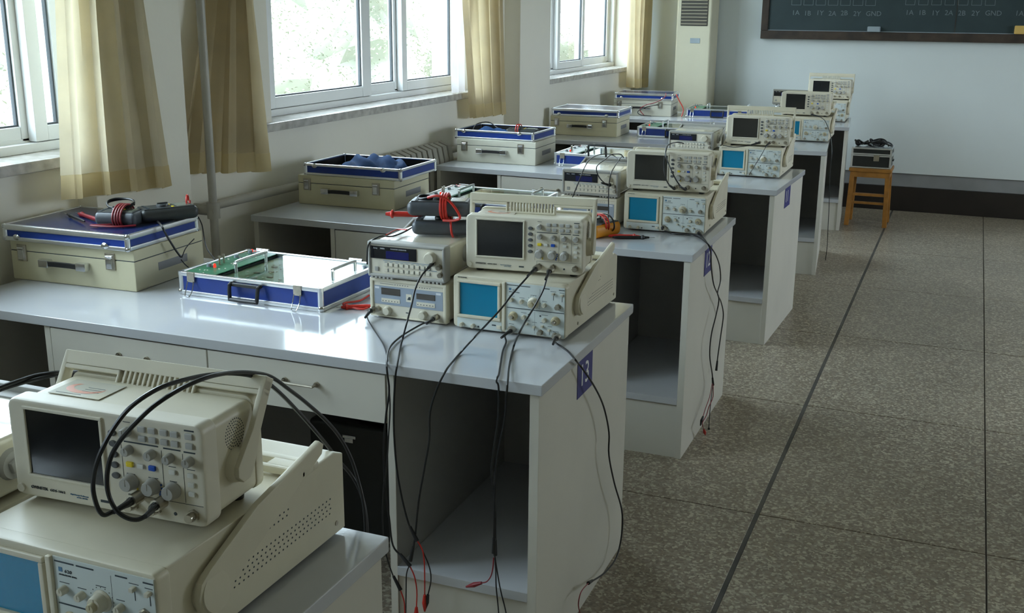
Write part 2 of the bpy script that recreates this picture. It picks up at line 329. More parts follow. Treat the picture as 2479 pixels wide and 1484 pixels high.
CAB = {"fg1": [[-0.4322, 0.33, 0.9156 ],[-0.4255, 0.3, 0.9149 ],[-0.4342, 0.27, 0.8957 ],[-0.442, 0.25, 0.8649 ],[-0.4376, 0.22, 0.8295 ],[-0.414, 0.15, 0.8074 ],[-0.4244, 0.1395, 0.756 ],[-0.3583, -0.0051, 0.755 ],[-0.3621, -0.012, 0.711 ],[-0.3664, -0.014, 0.6165 ],[-0.3631, -0.014, 0.5174 ],[-0.3504, -0.016, 0.4352 ],[-0.3286, -0.02, 0.3591 ],[-0.3071, -0.022, 0.323]], "ps1r": [[-0.4254, 0.32, 0.7713 ],[-0.4226, 0.3, 0.7713 ],[-0.4526, 0.3067, 0.757 ],[-0.4526, 0.188, 0.755 ],[-0.4287, 0.0819, 0.755 ],[-0.3679, -0.0392, 0.755 ],[-0.3779, -0.012, 0.6873 ],[-0.3861, -0.016, 0.6234 ],[-0.3938, -0.016, 0.5363 ],[-0.3929, -0.016, 0.4403 ],[-0.3835, -0.016, 0.3617 ],[-0.3738, -0.018, 0.2919 ],[-0.3461, -0.02, 0.2666 ],[-0.3273, -0.022, 0.2505]], "ps1l": [[-0.6108, 0.32, 0.7725 ],[-0.6071, 0.3, 0.7712 ],[-0.6126, 0.3002, 0.758 ],[-0.566, 0.242, 0.754 ],[-0.5169, 0.1826, 0.754 ],[-0.4533, 0.1038, 0.754 ],[-0.3957, 0.0154, 0.754 ],[-0.3875, -0.002, 0.7545 ],[-0.3866, -0.0085, 0.747 ],[-0.3812, -0.012, 0.7337 ],[-0.3754, -0.014, 0.6533 ],[-0.3797, -0.018, 0.5667 ],[-0.3843, -0.018, 0.5153 ],[-0.3954, -0.02, 0.4307 ],[-0.3985, -0.022, 0.3549 ],[-0.3925, -0.024, 0.2798 ],[-0.3723, -0.026, 0.2182 ],[-0.3515, -0.028, 0.1846]], "dig1a": [[-0.1519, 0.345, 0.9267 ],[-0.1518, 0.325, 0.9247 ],[-0.1676, 0.31, 0.9032 ],[-0.1923, 0.29, 0.8693 ],[-0.2115, 0.27, 0.8371 ],[-0.2253, 0.22, 0.8113 ],[-0.2213, 0.13, 0.7997 ],[-0.2598, 0.1357, 0.756 ],[-0.2443, 0.0455, 0.755 ],[-0.2322, -0.0082, 0.755 ],[-0.2528, -0.012, 0.7114 ],[-0.2695, -0.016, 0.6517 ],[-0.2715, -0.018, 0.5845 ],[-0.2855, -0.018, 0.5072 ],[-0.3021, -0.018, 0.4194 ],[-0.3137, -0.018, 0.3197 ],[-0.3237, -0.022, 0.2668]], "dig1b": [[-0.1144, 0.345, 0.9241 ],[-0.1112, 0.325, 0.9214 ],[-0.11, 0.3, 0.8989 ],[-0.1156, 0.29, 0.8776 ],[-0.1329, 0.28, 0.8403 ],[-0.1374, 0.24, 0.8164 ],[-0.1252, 0.17, 0.8077 ],[-0.1592, 0.2204, 0.756 ],[-0.1156, 0.0893, 0.755 ],[-0.0733, -0.022, 0.755 ],[-0.0801, -0.012, 0.7167 ],[-0.0839, -0.014, 0.6606 ],[-0.0968, -0.016, 0.5883 ],[-0.1046, -0.016, 0.524 ],[-0.1054, -0.018, 0.437 ],[-0.107, -0.018, 0.3314]], "ana1a": [[-0.203, 0.31, 0.7684 ],[-0.2049, 0.29, 0.7672 ],[-0.2111, 0.289, 0.758 ],[-0.1942, 0.2568, 0.754 ],[-0.1727, 0.1849, 0.754 ],[-0.1349, 0.0807, 0.754 ],[-0.1127, 0.02, 0.7545 ],[-0.1071, -0.002, 0.7545 ],[-0.1061, -0.0085, 0.747 ],[-0.1002, -0.01, 0.7327 ],[-0.1, -0.014, 0.6581 ],[-0.1119, -0.014, 0.5708 ],[-0.1147, -0.014, 0.5213 ],[-0.1051, -0.014, 0.4405 ],[-0.1045, -0.014, 0.3246]], "ana1b": [[-0.0807, 0.31, 0.764 ],[-0.0777, 0.29, 0.7646 ],[-0.078, 0.2942, 0.757 ],[-0.0301, 0.2485, 0.755 ],[0.0092, 0.1937, 0.7545 ],[0.004, 0.2374, 0.7293 ],[0.009, 0.2581, 0.7089 ],[0.014, 0.3351, 0.6412 ],[0.014, 0.4172, 0.5602 ],[0.014, 0.4727, 0.4688 ],[0.014, 0.48, 0.3997 ],[0.014, 0.5399, 0.2942 ],[0.014, 0.6242, 0.1747 ],[0.014, 0.6335, 0.0965 ],[0.014, 0.5874, 0.0442 ],[0.018, 0.462, 0.059 ],[0.02, 0.3173, 0.1042]], "leadA": [[-0.3071, -0.022, 0.323 ],[-0.2876, -0.022, 0.2899 ],[-0.2726, -0.022, 0.2546 ],[-0.2697, -0.022, 0.221 ],[-0.278, -0.022, 0.1813]], "leadAr": [[-0.3071, -0.022, 0.323 ],[-0.2904, -0.025, 0.3017 ],[-0.2853, -0.025, 0.2699 ],[-0.2848, -0.025, 0.2259 ],[-0.2854, -0.025, 0.1812]], "leadB": [[-0.3273, -0.022, 0.2505 ],[-0.3357, -0.022, 0.2242 ],[-0.3377, -0.022, 0.1789 ],[-0.34, -0.022, 0.1171 ],[-0.3434, -0.022, 0.0636]], "leadBr": [[-0.3273, -0.022, 0.2505 ],[-0.3143, -0.022, 0.2233 ],[-0.3082, -0.022, 0.1856 ],[-0.3101, -0.022, 0.1401]], "leadC": [[-0.3515, -0.028, 0.1846 ],[-0.3407, -0.028, 0.1532 ],[-0.3391, -0.028, 0.1207 ],[-0.3353, -0.028, 0.0805]], "leadD": [[-0.1049, -0.018, 0.3265 ],[-0.0984, -0.018, 0.2851 ],[-0.0886, -0.018, 0.2334 ],[-0.0777, -0.018, 0.1924 ],[-0.0712, -0.018, 0.1611]], "leadE": [[-0.1066, -0.014, 0.3242 ],[-0.1032, -0.014, 0.282 ],[-0.102, -0.014, 0.2391 ],[-0.0964, -0.014, 0.1858 ],[-0.094, -0.014, 0.1534]], "leadEr": [[-0.1061, -0.02, 0.3166 ],[-0.1081, -0.02, 0.2894 ],[-0.1132, -0.02, 0.2667 ],[-0.1238, -0.02, 0.2503 ],[-0.1366, -0.02, 0.2442]], "leadF": [[0.02, 0.3173, 0.1042 ],[0.02, 0.2734, 0.1104 ],[0.02, 0.2476, 0.1062 ],[0.02, 0.2365, 0.0826 ],[0.02, 0.2594, 0.0379]], "d0a": [[-0.102, -1.125, 0.9369 ],[-0.0891, -1.15, 0.9424 ],[-0.0898, -1.17, 0.94 ],[-0.0982, -1.18, 0.9429 ],[-0.1102, -1.185, 0.9517 ],[-0.1203, -1.185, 0.9654 ],[-0.124, -1.185, 0.9835 ],[-0.1211, -1.185, 1.0038 ],[-0.1169, -1.18, 1.0244 ],[-0.1036, -1.175, 1.0464 ],[-0.084, -1.165, 1.0701 ],[-0.0667, -1.15, 1.0889 ],[-0.0493, -1.12, 1.1029 ],[-0.042, -1.08, 1.1047 ],[-0.0533, -1.02, 1.09 ],[-0.0573, -0.97, 1.0739 ],[-0.0629, -0.92, 1.0515 ],[-0.0671, -0.87, 1.0154 ],[-0.0693, -0.82, 0.9756 ],[-0.0688, -0.77, 0.9298 ],[-0.0692, -0.73, 0.8857 ],[-0.0633, -0.71, 0.8445 ],[-0.0581, -0.7, 0.8048 ],[-0.0485, -0.7, 0.7621 ],[-0.0462, -0.7, 0.71 ],[-0.0496, -0.7, 0.625]], "d0b": [[-0.1407, -1.125, 0.9366 ],[-0.1331, -1.15, 0.9408 ],[-0.1352, -1.17, 0.9402 ],[-0.14, -1.18, 0.9403 ],[-0.1436, -1.185, 0.9548 ],[-0.1466, -1.185, 0.9794 ],[-0.1377, -1.185, 1.0108 ],[-0.1247, -1.18, 1.0399 ],[-0.111, -1.17, 1.066 ],[-0.0948, -1.16, 1.0864 ],[-0.0736, -1.14, 1.1032 ],[-0.0691, -1.1, 1.1023 ],[-0.0697, -1.05, 1.0937 ],[-0.0687, -1.0, 1.0805 ],[-0.0583, -0.96, 1.0641 ],[-0.057, -0.92, 1.0351 ],[-0.0586, -0.86, 0.9772 ],[-0.0556, -0.8, 0.9087 ],[-0.0683, -0.74, 0.8519 ],[-0.0704, -0.7, 0.81 ],[-0.0601, -0.69, 0.778 ],[-0.051, -0.69, 0.7422 ],[-0.0486, -0.69, 0.6896 ],[-0.0491, -0.69, 0.62]], "d0left1": [[-0.5459, -1.0, 0.9808 ],[-0.5154, -0.98, 0.9907 ],[-0.5043, -0.95, 0.9941 ],[-0.4905, -0.93, 0.9978 ],[-0.4724, -0.91, 0.9981 ],[-0.4729, -0.88, 0.9902]], "d0left2": [[-0.5478, -1.0, 0.9692 ],[-0.5219, -0.975, 0.9834 ],[-0.5051, -0.95, 0.9885 ],[-0.4826, -0.93, 0.9942 ],[-0.4701, -0.9, 0.9933 ],[-0.47, -0.87, 0.9875]], "d2_1": [[-0.1656, 1.79, 0.9185 ],[-0.1707, 1.76, 0.9271 ],[-0.1819, 1.74, 0.9473 ],[-0.1944, 1.74, 0.9843 ],[-0.2013, 1.76, 1.019 ],[-0.2059, 1.8, 1.0563 ],[-0.2112, 1.86, 1.0691 ],[-0.1951, 1.92, 1.0712 ],[-0.1856, 1.98, 1.0606]], "d2_2": [[-0.1238, 1.79, 0.9183 ],[-0.129, 1.76, 0.9254 ],[-0.1468, 1.74, 0.9527 ],[-0.1686, 1.74, 0.9904 ],[-0.1924, 1.76, 1.027 ],[-0.2087, 1.8, 1.0516 ],[-0.2198, 1.87, 1.063 ],[-0.207, 1.93, 1.068 ],[-0.1937, 1.98, 1.0618]], "d2_fg": [[-0.3917, 1.72, 0.9253 ],[-0.3999, 1.7, 0.9291 ],[-0.4211, 1.7, 0.9445 ],[-0.4362, 1.7, 0.9665 ],[-0.4465, 1.72, 0.9862 ],[-0.4599, 1.8, 0.9908 ],[-0.4692, 1.9, 0.9937 ],[-0.4809, 2.0, 0.9972 ],[-0.4851, 2.08, 0.9909 ],[-0.4687, 2.1, 0.9878 ],[-0.4562, 2.1, 0.9753]], "d2_l": [[-0.5337, 1.7, 0.864 ],[-0.518, 1.69, 0.8977 ],[-0.5043, 1.69, 0.9327 ],[-0.4911, 1.7, 0.9753 ],[-0.506, 1.8, 0.9958 ],[-0.5195, 1.92, 0.9996 ],[-0.5116, 2.0, 0.9987 ],[-0.4961, 2.06, 0.9909 ],[-0.4638, 2.04, 0.9804 ],[-0.4338, 1.97, 0.9825]], "d2_r": [[-0.3796, 1.67, 0.7984 ],[-0.3793, 1.67, 0.837 ],[-0.3808, 1.67, 0.8829 ],[-0.3839, 1.68, 0.927 ],[-0.3837, 1.7, 0.9699 ],[-0.3888, 1.76, 0.9878 ],[-0.4129, 1.9, 0.9971 ],[-0.4334, 2.0, 0.9951]], "d2_s1": [[-0.1972, 1.77, 0.7725 ],[-0.2022, 1.7849, 0.76 ],[-0.1534, 1.7552, 0.754 ],[-0.1079, 1.7596, 0.754 ],[-0.0633, 1.7471, 0.754 ],[-0.0142, 1.6654, 0.754 ],[0.006, 1.6661, 0.7361 ],[0.008, 1.7587, 0.6872 ],[0.008, 1.8387, 0.6283 ],[0.008, 1.8706, 0.5654 ],[0.01, 1.8203, 0.5292 ],[0.01, 1.8924, 0.4795 ],[0.01, 1.9569, 0.4106 ],[0.01, 1.9319, 0.3371 ],[0.01, 1.8999, 0.2624 ],[0.01, 1.8847, 0.2081]], "d2_s2": [[-0.0615, 1.77, 0.7638 ],[-0.0508, 1.7586, 0.756 ],[-0.0151, 1.6756, 0.755 ],[0.006, 1.6529, 0.7357 ],[0.008, 1.6726, 0.7018 ],[0.008, 1.6922, 0.652 ],[0.01, 1.7433, 0.5789 ],[0.012, 1.8391, 0.5057 ],[0.012, 1.8103, 0.4517 ],[0.012, 1.7416, 0.3897 ],[0.012, 1.7337, 0.3116 ],[0.012, 1.8001, 0.2179 ],[0.012, 1.8276, 0.1675]], "d2_l1": [[0.012, 1.8276, 0.1675 ],[0.014, 1.8004, 0.1265 ],[0.016, 1.7778, 0.0674 ],[0.016, 1.7786, 0.0081]], "d2_l2": [[0.012, 1.8109, 0.1762 ],[0.014, 1.7691, 0.1369 ],[0.014, 1.7054, 0.1122 ],[0.014, 1.6693, 0.0919]], "d2_l3": [[0.014, 1.8177, 0.171 ],[0.02, 1.8019, 0.1268 ],[0.02, 1.7356, 0.1076 ],[0.02, 1.6989, 0.0873 ],[0.02, 1.633, 0.0779 ],[0.02, 1.6692, 0.0402]], "d3a": [[-0.1351, 3.345, 0.9205 ],[-0.1565, 3.32, 0.9139 ],[-0.2027, 3.3, 0.9034 ],[-0.2533, 3.3, 0.8966 ],[-0.307, 3.31, 0.9007]], "d3b": [[-0.0867, 3.345, 0.921 ],[-0.0921, 3.31, 0.9124 ],[-0.1169, 3.29, 0.8567 ],[-0.151, 3.28, 0.7909 ],[-0.1636, 3.28, 0.7656]], "d4a": [[-0.0925, 4.92, 0.9278 ],[-0.0545, 4.9, 0.9211 ],[-0.0132, 4.88, 0.902 ],[0.0118, 4.86, 0.8672 ],[0.0398, 4.8, 0.8243 ],[0.0621, 4.7, 0.7861 ],[0.0779, 4.6, 0.7659 ],[0.0889, 4.53, 0.7332 ],[0.0871, 4.525, 0.6486 ],[0.091, 4.52, 0.5516 ],[0.0987, 4.52, 0.4288 ],[0.1038, 4.52, 0.2795 ],[0.1073, 4.52, 0.179 ],[0.1039, 4.52, 0.1026]], "lid1w": [[-1.4208, 0.4565, 0.925 ],[-1.36, 0.4034, 0.9243 ],[-1.35, 0.4133, 0.891 ],[-1.345, 0.4395, 0.8462 ],[-1.34, 0.4552, 0.8219]], "lid1w2": [[-1.335, 0.4527, 0.8203 ],[-1.335, 0.4747, 0.8465 ],[-1.33, 0.5096, 0.8683]], "lid1w3": [[-1.335, 0.4484, 0.8161 ],[-1.32, 0.4472, 0.8025 ],[-1.3, 0.4474, 0.7892]], "lid1w4": [[-1.36, 0.5735, 0.9225 ],[-1.34, 0.5634, 0.9 ],[-1.32, 0.5441, 0.8665 ],[-1.28, 0.5019, 0.8461 ],[-1.24, 0.4719, 0.8329 ],[-1.2, 0.4347, 0.8318]], "kitred": [[-0.6691, 0.4243, 0.755 ],[-0.6683, 0.3774, 0.755 ],[-0.7079, 0.3783, 0.755 ],[-0.7399, 0.3924, 0.755 ],[-0.7452, 0.4101, 0.756 ],[-0.7208, 0.4455, 0.756 ],[-0.726, 0.5083, 0.756]], "fg1topwire": [[-0.5628, 0.5502, 0.99 ],[-0.5662, 0.5188, 0.98 ],[-0.5782, 0.4678, 0.965 ],[-0.5767, 0.3825, 0.965 ],[-0.6065, 0.3687, 0.965 ],[-0.613, 0.32, 0.9536 ],[-0.6132, 0.31, 0.9223 ],[-0.6139, 0.31, 0.9]], "fg1redwire": [[-0.5719, 0.4559, 0.97 ],[-0.6068, 0.4617, 0.966 ],[-0.5998, 0.3906, 0.966]]}
# ================================================================ THE SETTING
WX = -1.88; FY = 7.12; ROOM_R = 4.4; BACK = -6.2; CEIL = 3.1
GX = -2.0                                                   # front plane of the window frames
SILL = 1.085
# floor: grout bed and terrazzo slabs with recessed joints
fl = struct(G().box(-2.3, ROOM_R+.2, BACK-.2, FY+.2, -.12, -.006).build('floor', 'grout'))
xs = [.315+.681*k for k in range(-4, 7)]; ys = [1.12+1.08*k for k in range(-7, 7)]
slab = None
for i in range(len(xs)-1):
    for j in range(len(ys)-1):
        x0 = xs[i]; wd = .681; jl = .012 if abs(xs[i]-.315) < .01 else .0025
        key = 'wide' if jl > .005 else 'std'
        if slab is None: slab = {}
        if key not in slab:
            slab[key] = G().box(jl, wd-.0025, .0025, 1.0775, -.012, 0, .0012, seg=1).build('floor_slab', 'terrazzo', fl, (x0, ys[j], 0))
        else: inst(slab[key], 'floor_slab', fl, (x0, ys[j], 0))
G().box(.3125, .3265, -6, 7.08, -.006, -.0012).build('joint_strip', 'joint_filler', fl)
G().lathe([(.016, .0002), (.016, .0010), (.012, .0016)], 14, Matrix.Translation((.078, .205, 0)) @ Matrix.Diagonal((1.3, .8, 1, 1))).build('floor_stain', 'black_rubber', fl)
# left wall with window openings, piers between them
W = [(-5.3, -3.35), (-2.75, -.95)] + [(-1.25+.0, .80)][:0]
OPEN = [(-3.3, -2.3), (-1.28, .80), (1.74, 3.84), (5.0, 6.9)]
TOPW = 2.72
g = G()
g.box(WX-.30, WX, BACK, FY, 0, SILL-.035)
g.box(WX-.30, WX, BACK, FY, TOPW, CEIL)
prev = BACK
for a, b in OPEN: g.box(WX-.30, WX, prev, a, SILL-.035, TOPW); prev = b
g.box(WX-.30, WX, prev, FY, SILL-.035, TOPW)
struct(g.build('wall_left', 'wall_paint'))
# pilasters
for n, (a, b, px) in enumerate(((.62, 1.10, -1.80), (4.24, 4.77, -1.775))):
    struct(G().box(WX-.01, px, a, b, 0, CEIL, .006).build('trim_%d' % (n+1), 'wall_paint'))
# front wall: plaster proud above z .30, a grey strip and a black baseboard below
struct(G().box(-2.3, ROOM_R+.2, FY, FY+.25, 0, CEIL).box(WX, ROOM_R, FY-.022, FY, .30, CEIL, .003).build('wall_front', 'front_wall_paint'))
struct(G().box(WX, ROOM_R, FY-.006, FY, .19, .30).build('trim_3', 'dado_paint'))
struct(G().box(WX, ROOM_R, FY-.03, FY, 0, .195, .004).build('baseboard_front', 'black_baseboard'))
struct(G().box(WX, WX+.012, BACK, FY-.03, 0, .15, .003).build('baseboard_left', 'black_baseboard'))
# right wall: out of view, with one high opening added to bring in light
gr = G(); RO = [(3.4, 5.4)]
gr.box(ROOM_R, ROOM_R+.25, BACK, FY, 0, 1.1); gr.box(ROOM_R, ROOM_R+.25, BACK, FY, 2.3, CEIL); prev = BACK
for a, b in RO: gr.box(ROOM_R, ROOM_R+.25, prev, a, 1.1, 2.3); prev = b
gr.box(ROOM_R, ROOM_R+.25, prev, FY, 1.1, 2.3)
struct(gr.build('wall_right', 'warm_bounce_paint'))
struct(G().box(-2.3, ROOM_R+.2, BACK-.25, BACK, 0, CEIL).build('wall_back', 'warm_bounce_paint'))
struct(G().box(-2.4, ROOM_R+.3, BACK-.3, FY+.3, CEIL, CEIL+.2).build('ceiling', 'ceiling_paint'))
# ---- windows: outer frame, sashes with panes, marble sill
def sash(p, y0, y1, z0, z1, x, st=.055, rail=.05, dp=.035):
    g = G()
    g.box(x-dp, x, y0, y0+st, z0, z1, .004); g.box(x-dp, x, y1-st, y1, z0, z1, .004)
    g.box(x-dp, x-.001, y0+st, y1-st, z0, z0+rail, .004); g.box(x-dp, x-.001, y0+st, y1-st, z1-rail, z1, .004)
    s = g.build('sash', 'window_vinyl', p)
    k = G(); e = .006
    for a, b, c, d in ((y0+st, y0+st+e, z0+rail, z1-rail), (y1-st-e, y1-st, z0+rail, z1-rail), (y0+st+e, y1-st-e, z0+rail, z0+rail+e), (y0+st+e, y1-st-e, z1-rail-e, z1-rail)):
        k.box(x-dp*.7, x-dp*.3, a, b, c, d)
    k.build('gasket', 'window_gasket', s)
    G().box(x-dp*.55, x-dp*.45, y0+st, y1-st, z0+rail, z1-rail).build('pane', 'window_glass', s)
def window(n, y0, y1, splits, depth=(0, 1, 0), fl_=.045, s0=.075):
    z0, z1 = SILL, TOPW
    g = G(); fw = .045; X0 = GX-.11
    g.box(X0, GX, y0, y1, z0, z0+.03, .003); g.box(X0, GX, y0, y1, z1-.04, z1, .003)
    g.box(X0, GX, y0, y0+fl_, z0+.03, z1-.04, .003); g.box(X0, GX, y1-fw, y1, z0+.03, z1-.04, .003)
    g.box(GX-.045, GX-.038, y0+fw, y1-fw, z0+.03, z0+.042); g.box(GX-.078, GX-.07, y0+fw, y1-fw, z0+.03, z0+.042)
    fr = struct(g.build('window_%d' % n, 'window_vinyl'))
    ed = [y0+fl_] + splits + [y1-fw]
    for k in range(len(ed)-1):
        a, b = ed[k], ed[k+1]
        ov = .03
        sash(fr, a-(ov if k else 0), b+(0 if k == len(ed)-2 else 0), z0+.032, z1-.042, GX-.002-(.036 if depth[k] else 0), s0 if k == 0 else .055)
    sl = G().box(GX-.02, WX+.032, y0-.12 if n != 2 else y0-.35, y1+.10, SILL-.036, SILL, .005).build('window_sill', 'marble', fr)
    return fr
window(1, -1.28, .80, [-.40, .62], (0, 1, 0))
window(2, 1.74, 3.84, [2.80, 3.165], (0, 1, 0), .13, .085)
window(3, 5.0, 6.9, [5.55, 6.12], (1, 0, 1))
window(4, -3.3, -2.3, [-2.8], (0, 1))
G().box(GX-.001, GX+.012, 2.74, 2.765, 1.62, 1.72, .003).build('window_latch', 'chrome', bpy.data.objects['window_2'])
for a, b in OPEN: portal(a, b, SILL, TOPW, GX-.13, 1)
for a, b in RO: portal(a, b, 1.1, 2.3, ROOM_R+.27, -1)
# ---- outside: bank of shrubs in sun and bare ground
og = struct(G().box(-60, -2.2, -40, 60, -1.2, -.9).box(ROOM_R+.3, 60, -40, 60, -1.2, -.9).build('ground', 'ground_soil'))
def hedge():
    rr = random.Random(3); n = 30000; bm = bmesh.new()
    for i in range(n):
        y = rr.uniform(-6, 22); z = rr.uniform(-.9, 1)
        top = 2.3 + .5*math.sin(y*.7) + .35*math.sin(y*1.9+1) + .2*math.sin(y*4.1)
        h = -.9 + (top+.9)*(z+.9)/1.9
        x = -6.6 - (h+.9)*.55 + .25*math.sin(y*2.3+h*3) + .15*math.sin(h*7+y) + rr.uniform(-.16, .16)
        s = rr.uniform(.018, .042); c = Vector((x, y, h))
        e = Euler((rr.uniform(-1, 1), rr.uniform(-.9, .9), rr.uniform(0, 6))).to_matrix()
        vs = [bm.verts.new(c + e @ Vector(v)) for v in ((-s, 0, 0), (0, -s*.4, s*.12), (s, 0, 0), (0, s*.4, s*.12))]
        bm.faces.new(vs)
    me = bpy.data.meshes.new('hedge_leaves'); bm.to_mesh(me); bm.free(); me.materials.append(MT['hedge_leaf'])
    o = bpy.data.objects.new('shrub_leaves', me); COL.objects.link(o)
    o['kind'] = 'stuff'; return o
leaves = hedge()
g = G(); N = 90; Mz = 14; vv = []
for i in range(N+1):
    y = -6+28*i/N; row = []
    top = 2.15 + .5*math.sin(y*.7) + .35*math.sin(y*1.9+1) + .2*math.sin(y*4.1)
    for j in range(Mz+1):
        h = -.95 + (top+.95)*j/Mz
        x = -6.75 - (h+.9)*.55 + .25*math.sin(y*2.3+h*3) + .15*math.sin(h*7+y) + R.uniform(-.05, .05)
        row.append(g.bm.verts.new((x, y, h)))
    row.append(g.bm.verts.new((-9.5, y, top-.1))); row.append(g.bm.verts.new((-9.8, y, -.95)))
    vv.append(row)
for i in range(N):
    for j in range(Mz+2): g.bm.faces.new((vv[i][j], vv[i+1][j], vv[i+1][j+1], vv[i][j+1]))
g.bm.faces.new(vv[0][::-1]); g.bm.faces.new(vv[-1])
sb = tag(g.build('shrub_bank', 'hedge_dark'), 'sunlit pale bank of leafy shrubs outside the windows', 'hedge'); leaves.parent = sb
# ---- pipes on the left wall
t = thing('heating_pipe', 'grey painted heating pipe, vertical riser with a horizontal branch on the window wall', 'pipe', (0, 0, 0))
G().cyl((-1.760, 1.165, 0), (-1.760, 1.165, CEIL), .0155, seg=14).build('riser', 'pipe_paint', t)
G().cyl((-1.83, 1.10, .815), (-1.83, 4.2, .775), .018, seg=14).build('branch', 'pipe_paint', t)
g = G().cyl((-1.760, 1.165, .785), (-1.760, 1.165, .845), .024).cyl((-1.845, 1.165, .815), (-1.745, 1.165, .815), .021)
g.build('tee_joint', 'pipe_paint', t)
# ---- radiator
t = thing('radiator', 'brownish cast radiator below the middle window', 'radiator', (-1.855, 2.38, 0))
g = G(); g.prism([(-.02, .16), (.09, .16), (.09, .76), (.075, .83), (.02, .85), (-.02, .83)], 0, .046, 'y', .006)
g.bm.verts.ensure_lookup_table()
sec = g.build('radiator_section', 'radiator_paint', t)
for k in range(1, 15): inst(sec, 'radiator_section', t, (0, .06*k, 0))
G().cyl((.035, -.03, .24), (.035, .93, .24), .016).cyl((.035, -.03, .74), (.035, .93, .74), .016).build('header_pipe', 'radiator_paint', t)
G().box(.0, .03, .1, .12, 0, .2).box(.0, .03, .75, .77, 0, .2).build('bracket', 'radiator_paint', t)
# ---- curtains
def curtain(label, y0, y1, yt0, yt1, x, zb0, zb1, folds, amp, seed, hem=.075, sharp=1.0, gather=0, m='curtain_cloth', mh='curtain_hem', ztop=2.85, phase=0):
    rr = random.Random(seed); NU = folds*14; NV = 26
    ph = [rr.uniform(-.5, .5) for _ in range(folds+2)]; am = [rr.uniform(.55, 1.15) for _ in range(folds+2)]
    t = thing('curtain', label, 'curtain', (x, (y0+y1)/2, zb0), group=None)
    def pt(u, z):
        k = u*folds; i = min(int(k), folds); fr = k-i
        a = am[i]*(1-fr)+am[min(i+1, folds+1)]*fr
        s = math.sin(2*PI*k+ph[i]*(1-fr)+ph[min(i+1, folds+1)]*fr+phase)
        s = math.copysign(abs(s)**sharp, s)
        zz = min(1, (z-zb0)/.62); yy0 = y0+(yt0-y0)*zz; yy1 = y1+(yt1-y1)*zz
        A = amp*a*(1+.25*math.sin(z*3+i))
        y = yy0+(yy1-yy0)*(u+.018*math.sin(2*PI*k*2+z))
        return Vector((x+A*s+gather*math.sin(z*9+u*5)*.01, y, z))
    for nm, za, zb, mm, nv in (('panel', hem, None, m, NV), ('hem', 0, hem, mh, 3)):
        g = G(); rows = []
        for j in range(nv+1):
            row = []
            for i in range(NU+1):
                u = i/NU; bz = zb0+(zb1-zb0)*u + .006*math.sin(u*folds*6.28)
                z0_ = bz+za; z1_ = ztop if zb is None else bz+zb
                z = z0_+(z1_-z0_)*(j/nv)**(1.0)
                p = pt(u, z)
                if nm == 'hem': p.x += .0015
                row.append(g.bm.verts.new(p - Vector(t.location)))
            rows.append(row)
        for j in range(nv):
            for i in range(NU): g.bm.faces.new((rows[j][i], rows[j][i+1], rows[j+1][i+1], rows[j+1][i]))
        bmesh.ops.solidify(g.bm, geom=g.bm.faces[:], thickness=.003)
        g.build(nm, mm, t)
    return t
curtain('wide cream curtain with pale lower hem hanging left of the heating pipe', .435, .955, .49, .885, -1.765, .965, .935, 4, .030, 4, sharp=.8)
curtain('bunched ochre curtain with dark folds hanging behind the heating pipe', 1.055, 1.575, 1.265, 1.53, -1.825, .965, .905, 5, .034, 9, sharp=.6, phase=1, m='curtain_ochre')
curtain('narrow ochre curtain at the right edge of the middle window', 3.56, 4.08, 3.46, 4.02, -1.80, .945, .925, 4, .026, 21, m='curtain_ochre')
curtain('ochre curtain beside the air conditioner at the far end of the window wall', 6.60, 7.04, 6.58, 7.03, -1.77, .93, .91, 3, .04, 33, phase=2, m='curtain_ochre')
g = G()
for j in range(2):
    pass
rows = []
for j in range(13):
    row = []
    for i in range(9):
        uu = i/8; z = 1.09+1.6*j/12
        row.append(g.bm.verts.new((-1.865+.012*math.sin(uu*12+z*2), 3.46+.16*uu+.02*math.sin(z*4), z)))
    rows.append(row)
for j in range(12):
    for i in range(8): g.bm.faces.new((rows[j][i], rows[j][i+1], rows[j+1][i+1], rows[j+1][i]))
bmesh.ops.solidify(g.bm, geom=g.bm.faces[:], thickness=.003)
tag(g.build('sheer_curtain', 'white_lining'), 'thin white sheer cloth behind the narrow ochre curtain', 'curtain')
# ---- floor-standing air conditioner in the far left corner
t = thing('air_conditioner', 'tall beige floor-standing air conditioner in the far left corner', 'air conditioner', (-1.455, 6.80, 0))
G().box(0, .285, 0, .27, 0, 1.78, .014, seg=3).build('cabinet', 'ac_body', t)
G().box(.035, .255, -.004, .004, 1.42, 1.71, .003).build('vent_recess', 'ac_dark', t)
s0 = None
for k in range(11):
    z = 1.435+.026*k
    if s0 is None:
        s0 = G().box(.040, .250, -.010, .0, -.003, .004, .0015, Matrix.Rotation(.0, 4, 'X')).build('slat', 'ac_slat', t, (0, 0, z))
    else: inst(s0, 'slat', t, (0, 0, z))
G().box(.12, .20, -.003, .002, 1.285, 1.325, .001).build('control_display', 'duster_grey', t)
G().box(.02, .265, -.003, .002, .12, .6, .001).build('intake_grille', 'ac_slat', t)
